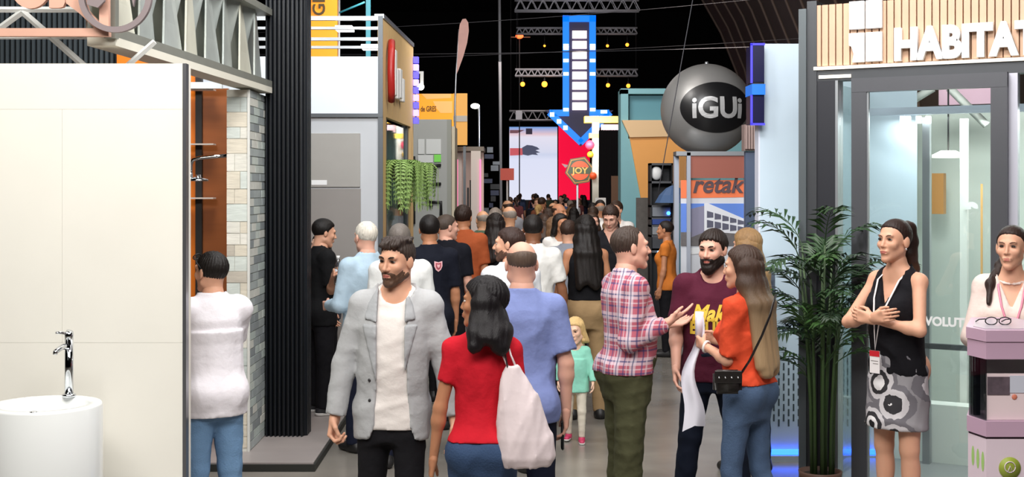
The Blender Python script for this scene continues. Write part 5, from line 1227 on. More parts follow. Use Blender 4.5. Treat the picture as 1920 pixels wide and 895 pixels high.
    if o.get('collar'):
        cm, ch = o['collar']; g2 = Grid(o3(0, 0, 1.47) + np.array((-.15, -.15, -.09)), o3(0, 0, 1.47) + np.array((.15, .15, .12)), .007); n = 14; rr_ = o.get('cr', .068); gap = o.get('cgap', .35)
        ring = []
        for i in range(n + 1):
            a = -math.pi/2 + gap + (2*math.pi - 2*gap) * i / n; a = a + math.pi; 
            ring.append(o3(rr_*math.cos(a), rr_*1.0*math.sin(a) - .008, 1.463 - .028*max(0, math.sin(a)) + .012*max(0, -math.sin(a))))
        for i in range(n): g2.cone(ring[i], ring[i+1], ch, ch, .01, sq=None)
        g2.cone(o3(0, -.005, 1.40), o3(0, .01, 1.60), rr_ - .012, rr_ - .004, .006, 's')
        p.add('collar', [g2.mesh()], cm, ob)
def shirt_text(p, ob, s, x, z, size, width, m, shear=0.0, bold=.003, front=True, tall=1.0):
    """lettering printed on the chest: mesh text laid onto the garment"""
    me = text_mesh(s, size, 0.0, bold, 'LEFT', shear=shear)
    bm = bmesh.new(); bm.from_mesh(me); bmesh.ops.triangulate(bm, faces=bm.faces[:])
    bmesh.ops.subdivide_edges(bm, edges=[e for e in bm.edges if e.calc_length() > .02], cuts=2); bmesh.ops.triangulate(bm, faces=bm.faces[:])
    xs = [v.co.x for v in bm.verts]; k = width / (max(xs) - min(xs)); x0 = min(xs); sg_ = 1 if front else -1
    dm = ob.data; bv = BVHTree.FromPolygons([v.co for v in dm.vertices], [tuple(q_.vertices) for q_ in dm.polygons])
    for v in bm.verts:
        tx_ = x + (v.co.x - x0) * k; px_ = -tx_ if front else tx_; pz_ = z + v.co.y * tall
        h = bv.ray_cast(Vector((px_, sg_ * 1.0, pz_)), Vector((0, -sg_, 0)))
        v.co = (h[0] + Vector((0, sg_*.004, 0))) if h[0] is not None else Vector((px_, sg_*.15, pz_))
    me2 = bm_mesh('print', bm); return link('print', me2, m, ob)
# ------------------------------------------------------------------ the people in the aisle
def pos(px, Y): return (X(px, Y), Y)
m_blazer = cloth('#b3b4b6', 'blazer_grey', .8, .06); m_wtee = cloth('#e9e2dd', 'white_tee', .85, .04); m_blk = cloth('#17161a'); m_jean = M('denim', '#3a4f70', .8, var=.35, vs=5, bump=.3, bs=120, spec=.2); m_jean2 = M('light_denim', '#6c8db0', .8, var=.3, vs=5, bump=.3, bs=120, spec=.2); m_navy = cloth('#161a2c')
# man in the grey blazer, walking towards us
p = person('man in light grey blazer over white T-shirt and black trousers walking towards the camera', pos(734, 6.15), 180 - 2, 1.765, 'm', .86, lean=(-.04, 0), hs=.94, head=(-26, 4, -2), skin='light',
    arms={'L': ((-.30, -.06, -1), (-.16, .12, -1)), 'R': ((.34, -.05, -1), (.16, .12, -1))}, legs={'L': ((-.05, .16, -1), (-.02, -.10, -1)), 'R': ((.06, -.04, -1), (.02, -.22, -1))},
    hands={'R': dict(curl=.95, thumb=.8), 'L': dict(curl=.45, thumb=.3)}, hair=('quiff', '#3a2f2a'), beard=('#5c4436', .0), res=.0105, hres=.0042, seed=3,
    bottom=[('trousers', m_blk, dict(loose=.008, hem=.05))],
    top=[('tee', m_wtee, dict(hem=.84, grow=.010, sleeve=.5, loose=.004, name='t_shirt', neck=.066, drop=.004)),
         ('jacket', m_blazer, dict(hem=.80, curve=-.12, grow=.028, sleeve=1.97, loose=.020, name='blazer', drape=(1.30, .97, .96), neck=.085, cuff=1.2, fold=.0018, ffr=26,
            open=([.75, .86, 1.05, 1.25, 1.40, 1.50], [.125, .082, .070, .072, .070, .075]), ox=-.004,
            lapel=(cloth('#a9abae', 'lapel_grey', .8, .05), [[(.055, 1.06), (.128, 1.335), (.055, 1.335)], [(-.063, 1.06), (-.136, 1.335), (-.063, 1.335)], [(.055, 1.342), (.118, 1.358), (.100, 1.43), (.055, 1.51)], [(-.063, 1.342), (-.126, 1.358), (-.108, 1.43), (-.063, 1.51)]])))])
m_btn = M('button_dark', '#2b2a2c', .4)
for z_ in (1.075, .98):
    bv = BVHTree.FromPolygons([v.co for v in p.cloth['blazer'].data.vertices], [tuple(q_.vertices) for q_ in p.cloth['blazer'].data.polygons]); h = bv.ray_cast(Vector((.088*p.u, .6, (z_ + p.dz)*p.u)), Vector((0, -1, 0)))
    if h[0] is not None: ball('button', h[0], (.009, .004, .009), m_btn, p.cloth['blazer'], 10)

# woman in red, seen from behind, head turned left
m_red = cloth('#c81c2c', 'red_tee')
p = person('woman in red T-shirt and blue jeans with long black hair, seen from behind', pos(905, 5.62), -4, 1.60, 'f', .88, head=(78, -2, 0), skin='tan',
    arms={'L': ((-.24, -.02, -1), (-.14, .06, -1)), 'R': ((.18, .10, -1), (-.05, .75, -1))}, hands={'L': dict(curl=.35)},
    legs={'L': ((-.03, .08, -1), (0, -.10, -1)), 'R': ((.03, -.06, -1), (.0, -.16, -1))}, hair=('long', '#120d10', dict(len=.175, vol=.010, wide=1.2, tip=.034, open=.2)), res=.0105, seed=5,
    bottom=[('trousers', m_jean, dict(loose=.006, hem=.048, waist=1.04))], top=[('tee', m_red, dict(hem=.985, grow=.012, sleeve=.55, loose=.012, name='t_shirt', neck=.07, drape=(1.25, .96, .9)))])
R_ = p
# tote bag on her right shoulder
tb = empty('tote_bag', 'white cloth tote bag hanging from the shoulder of the woman in red', 'bag', (X(988, 5.58), 5.50, 0))
g = Grid((-.16, -.12, .78), (.16, .12, 1.30), .009)
for i in range(9):
    t = i/8; 
g.loft([(.80, .100, .045, 0), (.84, .128, .062, 0), (.92, .125, .066, 0), (1.05, .098, .055, 0), (1.16, .062, .036, 0), (1.24, .028, .022, 0)], .80, 1.235, 0, lambda z: (-.16*max(0, z - .86), 0), .03); g.folds(.004, 7, 40, .3)
V, Q = g.mesh(); link('pouch', np_mesh('pouch', [(V, Q)]), M('tote_white', '#e6d6d8', .8, var=.05, bump=.3, bs=14), tb)
for dx_ in (-.02, .015): tube('strap', [(-.055 + dx_, .0, 1.21), (-.085 + dx_, .0, 1.28), (-.105 + dx_, .03, 1.345), (-.10 + dx_, .10, 1.35)], [.011, .009, .009, .009], MATS['tote_white'], tb, 6, .5)
st_b = tube('bag_strap', [tuple(R_.body.matrix_basis.inverted() @ Vector((X(px, 5.5), 5.49, Z(py, 5.5)))) for px, py in ((936, 616), (945, 650), (952, 690))], .007, m_dark, R_.body, 6, .5)

# balding man in periwinkle tee
m_peri = cloth('#7f8cc0', 'periwinkle_tee')
p = person('balding man in periwinkle blue T-shirt and navy trousers, seen from behind beside the red T-shirt', pos(978, 6.45), 4, 1.725, 'm', .92, belly=.02, head=(4, 0, 0), skin='pink', fatface=.008,
    arms={'L': ((-.2, .1, -1), (0, .3, -1)), 'R': ((.24, -.02, -1), (.02, .14, -1))}, hair=('bald', '#5b4a40'), res=.0105, seed=8, face=False,
    bottom=[('trousers', m_navy, dict(loose=.014, hem=.062))], top=[('tee', m_peri, dict(hem=.84, grow=.018, sleeve=.78, loose=.024, name='t_shirt', neck=.07, drape=(1.3, 1.0, 1.0), fold=.003, ffr=26))])

PH = p
# toddler
p = person('blonde toddler in mint green top, cream leggings and pink shoes walking in the aisle', pos(1079, 10.05), 172, .98, 'm', .98, head=(-14, 10, 6), hs=1.62, skin='fair',
    arms={'L': ((-.34, .10, -1), (-.10, .25, -1)), 'R': ((.30, .08, -1), (.05, .25, -1))}, legs={'L': ((-.03, .12, -1), (0, -.02, -1)), 'R': ((.06, -.06, -1), (.02, -.30, -1))}, hair=('long', '#d2b078', dict(vol=.004, len=.27, y=-.12, tip=.02)), brows='#a8845c', shoes='#c2375e', lips='#cf8078', seed=9, res=.013, hres=.006,
    bottom=[('trousers', cloth('#dcd3c2', 'cream_leggings'), dict(loose=.010, hem=.046, name='leggings', cut=.97))],
    top=[('tee', cloth('#8fd3bd', 'mint_top'), dict(hem=.78, grow=.020, sleeve=1.9, loose=.018, name='top', neck=.085, drape=(1.30, 1.06, 1.1), drop=.01, child=1, cuff=1.2))])

# man in plaid shirt
m_pl, nt, b = nodemat('plaid_cloth'); b.inputs['Roughness'].default_value = .85; b.inputs['Specular IOR Level'].default_value = .2
tc = nt.nodes.new('ShaderNodeTexCoord'); sp = nt.nodes.new('ShaderNodeSeparateXYZ'); nt.links.new(tc.outputs['Object'], sp.inputs[0])
def band(src, freq, ph, lo_, hi_):
    a = nt.nodes.new('ShaderNodeMath'); a.operation = 'MULTIPLY_ADD'; a.inputs[1].default_value = freq; a.inputs[2].default_value = ph; nt.links.new(src, a.inputs[0])
    f = nt.nodes.new('ShaderNodeMath'); f.operation = 'FRACT'; nt.links.new(a.outputs[0], f.inputs[0])
    g1 = nt.nodes.new('ShaderNodeMath'); g1.operation = 'GREATER_THAN'; g1.inputs[1].default_value = lo_; nt.links.new(f.outputs[0], g1.inputs[0])
    g2 = nt.nodes.new('ShaderNodeMath'); g2.operation = 'LESS_THAN'; g2.inputs[1].default_value = hi_; nt.links.new(f.outputs[0], g2.inputs[0])
    m_ = nt.nodes.new('ShaderNodeMath'); m_.operation = 'MULTIPLY'; nt.links.new(g1.outputs[0], m_.inputs[0]); nt.links.new(g2.outputs[0], m_.inputs[1]); return m_.outputs[0]
xy = nt.nodes.new('ShaderNodeMath'); xy.operation = 'ADD'; nt.links.new(sp.outputs['X'], xy.inputs[0]); nt.links.new(sp.outputs['Y'], xy.inputs[1])
prev = None
def layer(fac, col, amt):
    global prev
    mx = nt.nodes.new('ShaderNodeMix'); mx.data_type = 'RGBA'; s_ = nt.nodes.new('ShaderNodeMath'); s_.operation = 'MULTIPLY'; s_.inputs[1].default_value = amt
    nt.links.new(fac, s_.inputs[0]); nt.links.new(s_.outputs[0], mx.inputs['Factor'])
    if prev is None: mx.inputs['A'].default_value = lin('#b4606f')
    else: nt.links.new(prev, mx.inputs['A'])
    mx.inputs['B'].default_value = lin(col); prev = mx.outputs['Result']
Zs, Xs = sp.outputs['Z'], xy.outputs[0]
for src, f in ((Zs, 8.), (Xs, 8.)):
    layer(band(src, f, .0, .0, .34), '#dcd6de', .5); layer(band(src, f, .0, .13, .20), '#34406e', .75); layer(band(src, f, .0, .60, .68), '#3c4272', .7); layer(band(src, f, .0, .80, .86), '#e0d6dc', .45)
nt.links.new(prev, b.inputs['Base Color'])
p = person('man in red and blue plaid shirt and olive trousers gesturing with his hand', pos(1176, 7.38), -72, 1.77, 'm', .98, belly=.022, head=(-6, -2, 0), skin='pink',
    arms={'R': ((.10, -.20, -1), (-.02, 1, .40)), 'L': ((-.14, .34, -1), (.1, 1, .12))}, hands={'R': dict(curl=.10, thumb=0, n=(-.4, .2, 1), dir=(-.1, 1, .45)), 'L': dict(curl=.3, n=(.4, 0, 1))}, legs={'L': ((-.05, .05, -1), (0, -.03, -1)), 'R': ((.05, -.06, -1), (.02, -.05, -1))},
    hair=('recede', '#40332c'), brows='#3a2c24', res=.0105, hres=.0044, seed=12,
    bottom=[('trousers', cloth('#4a4a33', 'olive_trousers'), dict(loose=.022, hem=.078, fold=.003))],
    top=[('shirt', m_pl, dict(hem=.93, grow=.018, sleeve=1.93, loose=.020, neck=.066, drape=(1.3, .98, 1.0), collar=(m_pl, .014), crew=False, fold=.003, ffr=28))])

# bearded man in maroon printed tee
m_mar = cloth('#511a2e', 'maroon_tee'); m_yel = M('print_yellow', '#e0bb3c', .7)
p = person('bearded man in maroon T-shirt with yellow lettering facing the man in plaid', pos(1336, 7.75), 172, 1.745, 'm', .96, belly=.01, head=(-24, 4, 0), skin='pink', fatface=.006,
    arms={'R': ((.2, .05, -1), (.0, .7, -1)), 'L': ((-.2, .0, -1), (-.02, .2, -1))}, legs={'L': ((-.16, .02, -1), (-.05, -.03, -1)), 'R': ((.12, .0, -1), (.12, -.03, -1))}, hair=('short', '#241813', dict(vol=.004)), beard=('#1e1411', .012), brows='#1e1411', res=.0105, hres=.0042, seed=14,
    bottom=[('trousers', M('dark_denim', '#141b2b', .8, var=.2, vs=6, spec=.2), dict(loose=.014, hem=.062))], top=[('tee', m_mar, dict(hem=.84, grow=.016, sleeve=.72, loose=.022, name='t_shirt', neck=.068, drape=(1.3, .98, 1.0)))])
sh_ = p.cloth['t_shirt']; u_ = p.u; z0 = p.dz
shirt_text(p, sh_, 'Make', -.125*u_, (1.215 + z0)*u_, .12*u_, .25*u_, m_yel, .35, .004, tall=1.1); shirt_text(p, sh_, 'BELIEVE', -.135*u_, (1.135 + z0)*u_, .09*u_, .29*u_, m_yel, 0, .004, tall=1.15)

# woman in orange blouse
m_orb = cloth('#d24a2b', 'orange_blouse')
p = person('woman in orange blouse and blue jeans with long brown hair holding a rolled paper', pos(1398, 6.95), 48, 1.68, 'f', .90, head=(18, 2, 0), skin='light',
    arms={'L': ((-.10, .10, -1), (.42, .85, .2)), 'R': ((.22, .2, -1), (-.1, 1, .2))}, hands={'L': dict(curl=.75, thumb=.7, n=(1, 0, .2)), 'R': dict(curl=.8, thumb=.7, n=(-1, 0, .1))}, legs={'L': ((-.05, .10, -1), (0, -.04, -1)), 'R': ((.06, -.04, -1), (.06, -.14, -1))},
    hair=('long', '#4a3226', dict(grad=('#3c2a21', '#a68a68', 1.12, 1.5), len=.56, vol=.004, tip=.028, open=.1, wide=.95)), res=.0105, seed=17,
    bottom=[('trousers', M('slate_denim', '#4b5f7c', .8, var=.3, vs=5, bump=.3, bs=120, spec=.2), dict(loose=.005, hem=.044, waist=1.04))], top=[('blouse', m_orb, dict(hem=.985, grow=.018, sleeve=.92, loose=.026, name='blouse', neck=.07, drape=(1.28, 1.08, 1.05), fold=.0035, cuff=.8))])
O_ = p
wr = O_.w2(O_.J['L']['wr']); 
j = O_.J['L']; ring = [tuple((j['wr'] - j['fa']*.02 + .030*(math.cos(a)*np.array((1, 0, 0)) + math.sin(a)*nv(np.cross(j['fa'], (1, 0, 0)))) + np.array((0, 0, O_.dz))) * O_.u) for a in [i*math.pi/8 for i in range(17)]]
tube('wristwatch', ring, .008, M('watch_white', '#e8e4e0', .4), O_.body, 6)
hw_ = O_.w2(O_.J['L']['hand'] + O_.J['L']['n']*.03)
pr = empty('paper_roll', 'white sheet of paper hanging from the hand of the woman in orange', 'paper', hw_)
m_pap = M('paper_white', '#dcdae4', .7); 
V, Fc = [], []
n = 16
for i in range(n + 1):
    t = i/n; zz_ = .13 - t*.60; wd2 = .022 + .05*max(0, t - .3)*1.2; cxx = -.015 - .05*math.sin(t*2.2) + .02*math.sin(t*9)
    for k in range(9):
        a = (k/8 - .5); V.append((cxx + a*2*wd2, .018*math.cos(a*6 + t*3) - .02*t, zz_ + .03*a*(t > .9) - (.05*abs(a) if i == n else 0)))
for i in range(n):
    for k in range(8): Fc.append((i*9+k, i*9+k+1, (i+1)*9+k+1, (i+1)*9+k))
me = bpy.data.meshes.new('sheet'); me.from_pydata(V, [], Fc)
for f in me.polygons: f.use_smooth = True
link('sheet', me, m_pap, pr); tube('rolled_top', [(-.015, 0, .16), (-.018, 0, .02)], [.024, .021], m_pap, pr, 12)
# her black crossbody bag
gb = empty('crossbody_bag', 'small black crossbody bag at the hip of the woman in orange', 'bag', (X(1362, 6.75), 6.72, 0)); zc_ = Z(712, 6.75)
bm = bmesh.new(); bm_box(bm, -.075, .075, -.03, .03, zc_ - .07, zc_ + .055); bmesh.ops.bevel(bm, geom=bm.edges[:], offset=.02, segments=3, affect='EDGES'); link('pouch', bm_mesh('pouch', bm, True), M('bag_black', '#1c1817', .35, bump=.2, bs=40), gb)
box('flap', -.072, .072, -.038, -.028, zc_ - .01, zc_ + .056, M('bag_black', '#1c1817'), gb, .004); 
for i in range(4): ball('stud', (-.05 + i*.033, -.042, zc_ + .02), .006, m_chrome, gb, 8)
tube('strap', [(.07, -.02, zc_ + .04), (.10, -.10, zc_ + .12), (.155, -.135, zc_ + .25), (.20, -.13, zc_ + .36), (.235, -.10, zc_ + .46)], .009, MATS['bag_black'], gb, 6, .4)

# hostess with ponytail, arms crossed, on the stand deck
m_sk, nt, b = nodemat('circle_print'); b.inputs['Roughness'].default_value = .8
tc = nt.nodes.new('ShaderNodeTexCoord'); mp = nt.nodes.new('ShaderNodeMapping'); mp.inputs['Scale'].default_value = (1, .35, 1); vo = nt.nodes.new('ShaderNodeTexVoronoi'); vo.inputs['Scale'].default_value = 5.6; vo.inputs['Randomness'].default_value = .7
ns_ = nt.nodes.new('ShaderNodeTexNoise'); ns_.inputs['Scale'].default_value = 30; ad = nt.nodes.new('ShaderNodeMath'); ad.operation = 'MULTIPLY_ADD'; ad.inputs[1].default_value = .13
nt.links.new(tc.outputs['Object'], mp.inputs[0]); nt.links.new(mp.outputs[0], vo.inputs['Vector']); nt.links.new(tc.outputs['Object'], ns_.inputs['Vector']); nt.links.new(ns_.outputs['Fac'], ad.inputs[0]); nt.links.new(vo.outputs['Distance'], ad.inputs[2])
cr = nt.nodes.new('ShaderNodeValToRGB'); cr.color_ramp.interpolation = 'CONSTANT'; cr.color_ramp.elements[0].color = lin('#19181a'); cr.color_ramp.elements[0].position = 0; cr.color_ramp.elements[1].color = lin('#8f8c90'); cr.color_ramp.elements[1].position = .72
for p_, c_ in ((.20, '#e4e1e2'), (.33, '#2a282c'), (.45, '#c9c5c8'), (.58, '#6d6a70')): e_ = cr.color_ramp.elements.new(p_); e_.color = lin(c_)
nt.links.new(ad.outputs[0], cr.inputs[0]); nt.links.new(cr.outputs[0], b.inputs['Base Color'])
ZP = .035 + .10
p = person('woman in black sleeveless top and circle print skirt with crossed arms and high ponytail', (X(1681, 6.85), 6.85, ZP), 128, 1.69, 'f', .90, head=(0, -3, 0), skin='light',
    arms={'R': ((.36, .62, -1), (-1, .34, .20)), 'L': ((-.34, .48, -1), (1, .42, .22))}, hands={'R': dict(curl=.5, n=(.2, -1, 0)), 'L': dict(curl=.55, n=(0, -1, 0))}, legs={'L': ((-.02, .04, -1), (0, -.04, -1)), 'R': ((.02, .0, -1), (0, -.02, -1))},
    hair=('tied', '#2b1c18', dict(grad=('#2a1b17', '#7a5238', 1.18, 1.52), tail=([(0, -.09, .085), (0, -.135, .075), (0, -.15, .0), (0, -.145, -.07)], [(.0, -.165, -.16), (.02, -.165, -.26), (.02, -.16, -.34)], [.030, .034, .040, .040, .038, .030, .012]))), res=.0105, hres=.0042, seed=21, shoes='#2b2320',
    bottom=[('skirt', m_sk, dict(hem=.60, flare=.185))], top=[('top', cloth('#141318', 'black_top'), dict(hem=.90, grow=.016, sleeve=0, loose=.01, name='top', v=1.27, neck=.075, drape=(1.25, 1.10, 1.05), fold=.004))])
H_ = p
def lanyard(p, z_badge, m_l, m_b, x_=0.0, w_=.05, h_=.075, clip=True):
    u = p.u; yb = .155
    f = lambda v: tuple((p.o3(*v) + np.array((0, 0, p.dz))) * u)
    ob = tube('lanyard', [f(v) for v in ((-.045, -.05, 1.475), (-.068, .0, 1.463), (-.068, .075, 1.42), (-.05, .135, 1.32), (x_*.5 - .02, .165, 1.22), (x_, yb + .01, z_badge + h_*.5), (x_*.5 + .02, .165, 1.22), (.05, .135, 1.32), (.068, .075, 1.42), (.068, .0, 1.463), (.045, -.05, 1.475))], .006*u, m_l, p.body, 6, .4)
    c_ = Vector(f((x_, yb + .014, z_badge)))
    bd = box('badge', c_.x - w_/2, c_.x + w_/2, c_.y - .002, c_.y + .002, c_.z - h_, c_.z + h_*.4, m_b, p.body, .001); return bd, c_
bd, c_ = lanyard(H_, 1.00, M('lanyard_white', '#e6dede', .6), M('badge_white', '#ece6e6', .5), .02, .062, .085)
box('badge_header', c_.x - .031, c_.x + .031, c_.y + .0021, c_.y + .0035, c_.z + .004, c_.z + .034, M('badge_red', '#c9202e', .5), bd)
for k_ in (0, 1): box('badge_line', c_.x - .022, c_.x + .022 - .012*k_, c_.y + .0021, c_.y + .0028, c_.z - .022 - .014*k_, c_.z - .018 - .014*k_, M('badge_ink', '#8a8583', .6), bd)
ball('earring', tuple((H_.hp_((-.079, .0, -.042)) + np.array((0, 0, H_.dz))) * H_.u), .007, m_chrome, H_.body, 8); ball('earring', tuple((H_.hp_((.079, .0, -.042)) + np.array((0, 0, H_.dz))) * H_.u), .007, m_chrome, H_.body, 8)

# receptionist
p = person('receptionist in cream blouse with pink lanyard behind the reception counter', (X(1897, 7.05), 7.05, .035), 158, 1.75, 'f', .94, head=(-14, -2, 0), skin='light',
    arms={'R': ((.22, .25, -1), (-.55, 1, -.12)), 'L': ((-.2, .25, -1), (.4, 1, -.1))}, hands={'R': dict(curl=.4, n=(0, 0, -1)), 'L': dict(curl=.4, n=(0, 0, -1))}, hair=('tied', '#2e201b', dict(tail=([(0, -.09, .06), (.03, -.12, .0), (.07, -.06, -.10)], [(.11, .02, -.20), (.115, .09, -.30)], [.03, .032, .028, .024, .012]))), res=.0115, hres=.0044, seed=23,
    bottom=[('trousers', m_blk, dict(loose=.01))], top=[('blouse', cloth('#e3cfc6', 'cream_blouse'), dict(hem=.90, grow=.016, sleeve=1.9, loose=.022, name='blouse', v=1.30, neck=.068, crew=False, collar=(cloth('#e3cfc6', 'cream_blouse'), .008), cgap=.15))])
lanyard(p, 1.02, M('lanyard_pink', '#e08aa0', .6), MATS['badge_white'], 0, .06, .08)

# man in white tee in the washroom stand
p = person('man in white T-shirt and light jeans with glasses on his head, inside the washroom stand', pos(399, 7.05), 32, 1.64, 'm', .90, belly=.01, head=(22, -4, 0), skin='light', lean=(0, .02),
    arms={'L': ((-.30, .8, -.55), (.5, .75, .35)), 'R': ((.10, .55, -.9), (-.35, 1, .1))}, hair=('short', '#17120f', dict(vol=.002)), res=.0105, hres=.0046, seed=26, eyes=False,
    bottom=[('trousers', m_jean2, dict(loose=.018, hem=.07))], top=[('tee', cloth('#e8e3e8', 'white_tee_b', .85, .04), dict(hem=.80, grow=.022, sleeve=.74, loose=.028, name='t_shirt', neck=.068, drape=(1.3, 1.06, 1.14), fold=.0026, ffr=26))])
gl_ = lambda v: tuple((p.hp_(v) + np.array((0, 0, p.dz))) * p.u)
for s in (-1, 1): tube('eyeglasses_rim', [gl_((s*.034 + .026*math.cos(a), .090 - .03*math.sin(a)*.4, .085 + .018*math.sin(a))) for a in [i*math.pi/8 for i in range(17)]], .003, m_dark, p.body, 6); tube('eyeglasses_temple', [gl_((s*.062, .08, .085)), gl_((s*.086, .03, .06)), gl_((s*.086, -.01, .03))], .003, m_dark, p.body, 6)

# ------------------------------------------------------------------ second row
mid = dict(res=.0135, hres=.0062)
p = person('young man in black T-shirt and trousers holding a water bottle beside the ribbed wall', (X(604, 11.0), 11.0, .06), -62, 1.66, 'm', .90, head=(-4, 10, 0), skin='light', arms={'R': ((.05, .12, -1), (.85, -.22, .55)), 'L': ((-.15, .1, -1), (0, .5, -1))}, hands={'R': dict(curl=.8, thumb=.7, n=(.2, 1, 0))}, hair=('crop', '#15110f', dict(vol=.006)), shoes='#2a2a2e', seed=31, bottom=[('trousers', m_blk, dict(loose=.02, hem=.07))], top=[('tee', cloth('#141416', 'black_tee'), dict(hem=.80, grow=.022, sleeve=.85, loose=.03, name='t_shirt', drape=(1.3, 1.02, 1.02)))], eyes=False, **mid)
hw_ = p.w2(p.J['R']['hand'] + p.J['R']['n']*.035)
bt = empty('water_bottle', 'clear plastic water bottle in the hand of the man in black', 'bottle', (hw_.x, hw_.y, hw_.z - .10)); m_bt = glassmat('bottle_plastic', (.82, .88, .92), .22)
lathe('bottle_body', [(0, 0), (.03, 0), (.032, .02), (.029, .06), (.032, .10), (.032, .15), (.014, .20), (.013, .22)], m_bt, bt, 16); lathe('cap', [(.015, .215), (.015, .24), (0, .24)], m_white, bt, 12); lathe('paper_band', [(.0328, .085), (.0328, .13)], M('bottle_band', '#c9d3dd', .6), bt, 16)
person('white haired man in light blue shirt talking to the young man in black', pos(688, 9.75), 36, 1.735, 'm', .98, belly=.02, head=(0, 0, 0), skin='pink', hair=('short', '#cfc8bb'), seed=33, face=False, arms={'L': ((-.2, .1, -1), (.1, .9, -.1)), 'R': ((.2, .1, -1), (0, .5, -1))}, bottom=[('trousers', m_navy, dict(loose=.016, hem=.065))], top=[('shirt', cloth('#a7bccb', 'light_blue_shirt'), dict(hem=.86, grow=.02, sleeve=1.9, loose=.022, collar=(cloth('#a7bccb', 'light_blue_shirt'), .014), crew=False, drape=(1.3, 1, 1)))], **mid)
person('grey haired man in white T-shirt walking just behind the grey blazer', pos(751, 9.2), 20, 1.735, 'm', .95, head=(-20, 0, 0), skin='tan', hair=('crop', '#6a625c'), seed=35, face=False, bottom=[('trousers', m_navy, dict(loose=.014))], top=[('tee', cloth('#d9dad8', 'white_tee_c'), dict(hem=.82, grow=.02, sleeve=.8, loose=.024, name='t_shirt'))], **mid)
p = person('man in navy T-shirt with a pink shield crest on the back', pos(806, 10.6), 14, 1.765, 'm', .96, head=(-8, 0, 0), skin='tan', hair=('crop', '#15100e', dict(vol=.004)), seed=37, face=False, bottom=[('trousers', m_blk, dict(loose=.016, hem=.07))], top=[('tee', cloth('#10131f', 'navy_tee'), dict(hem=.80, grow=.02, sleeve=.85, loose=.026, name='t_shirt'))], **mid)
dm = p.cloth['t_shirt'].data; bv = BVHTree.FromPolygons([v.co for v in dm.vertices], [tuple(q_.vertices) for q_ in dm.polygons]); pts = [(-.030, .034), (0, .026), (.030, .034), (.03, -.004), (.018, -.028), (0, -.042), (-.018, -.028), (-.03, -.004)]
def crest(name, sc_, dy_, m_):
    V = []
    for a, c2 in [(0, -.003)] + pts:
        h = bv.ray_cast(Vector((.045 + a*sc_, -1, (1.345 + p.dz)*p.u + c2*sc_)), Vector((0, 1, 0))); V.append(tuple((h[0] if h[0] is not None else Vector((.045 + a*sc_, -.12, 1.345*p.u + c2*sc_))) - Vector((0, dy_, 0))))
    me = bpy.data.meshes.new(name); me.from_pydata(V, [], [(0, i + 1, (i + 1) % 8 + 1) for i in range(8)]); link(name, me, m_, p.cloth['t_shirt'])
crest('crest', 1.15, .006, M('crest_pink', '#e3b0b4', .7)); crest('crest_inner', .8, .009, M('crest_red', '#a84a58', .7)); crest('crest_mark', .4, .012, MATS['crest_pink'])
person('man in dark navy T-shirt with short grey brown hair looking right near the rust T-shirt', pos(838, 12.0), -12, 1.74, 'm', .96, head=(-52, 0, 0), skin='pink', hair=('crop', '#4c4038'), seed=39, eyes=False, bottom=[('trousers', m_blk, dict(loose=.016))], top=[('tee', cloth('#12131c', 'ink_tee'), dict(hem=.82, grow=.02, sleeve=.8, loose=.024, name='t_shirt'))], **mid)
person('man in rust orange T-shirt with dark brown hair, seen from behind', pos(869, 12.9), 0, 1.815, 'm', .96, head=(-16, 0, 0), skin='tan', hair=('short', '#2c1d17', dict(vol=.004)), seed=41, face=False, bottom=[('trousers', cloth('#6d6a72', 'grey_trousers'), dict(loose=.016))], top=[('tee', cloth('#a3502c', 'rust_tee'), dict(hem=.82, grow=.02, sleeve=.8, loose=.022, name='t_shirt'))], **mid)
person('woman in black sleeveless dress with long dark hair, seen from behind', pos(929, 13.2), 6, 1.735, 'f', 1.0, head=(6, 0, 0), skin='light', hair=('long', '#1f1715', dict(len=.34, tip=.03)), seed=43, face=False, bottom=[('skirt', m_blk, dict(hem=.55, flare=.19))], top=[('top', cloth('#131217', 'black_dress'), dict(hem=.9, grow=.014, sleeve=0, name='top'))], **mid)
person('bearded man in white T-shirt in profile behind the balding man', pos(957, 8.95), 30, 1.715, 'm', .98, head=(48, 0, 0), skin='light', hair=('short', '#33201a', dict(vol=.002)), beard=('#5a4034', .0), seed=45, bottom=[('trousers', m_navy, dict(loose=.012))], top=[('tee', cloth('#dfe0e4', 'white_tee_d'), dict(hem=.82, grow=.016, sleeve=.7, loose=.018, name='t_shirt'))], **mid)
person('dark haired man in white T-shirt, seen from behind, left of the woman in khaki trousers', pos(1000, 10.7), 6, 1.765, 'm', .94, head=(-8, 0, 0), skin='brown', hair=('crop', '#1a1412', dict(vol=.003)), seed=47, face=False, arms={'R': ((.28, .0, -1), (.12, .12, -1))}, bottom=[('trousers', m_blk, dict(loose=.016))], top=[('tee', cloth('#e2e0dc', 'white_tee_e'), dict(hem=.86, grow=.018, sleeve=.75, loose=.024, name='t_shirt'))], **mid)
def held(name, label, cat, p, s_, dz_, size, m_):
    c_ = p.w2(p.J[s_]['hand'] + p.J[s_]['d']*.03 + p.J[s_]['n']*.02); e = empty(name, label, cat, (c_.x, c_.y, c_.z + dz_)); w_, d_, h_ = size
    bm = bmesh.new(); bm_box(bm, -w_/2, w_/2, -d_/2, d_/2, -h_/2, h_/2); bmesh.ops.bevel(bm, geom=bm.edges[:], offset=min(w_, d_)*.3, segments=2, affect='EDGES'); link('body', bm_mesh('body', bm, True), m_, e); return e, h_
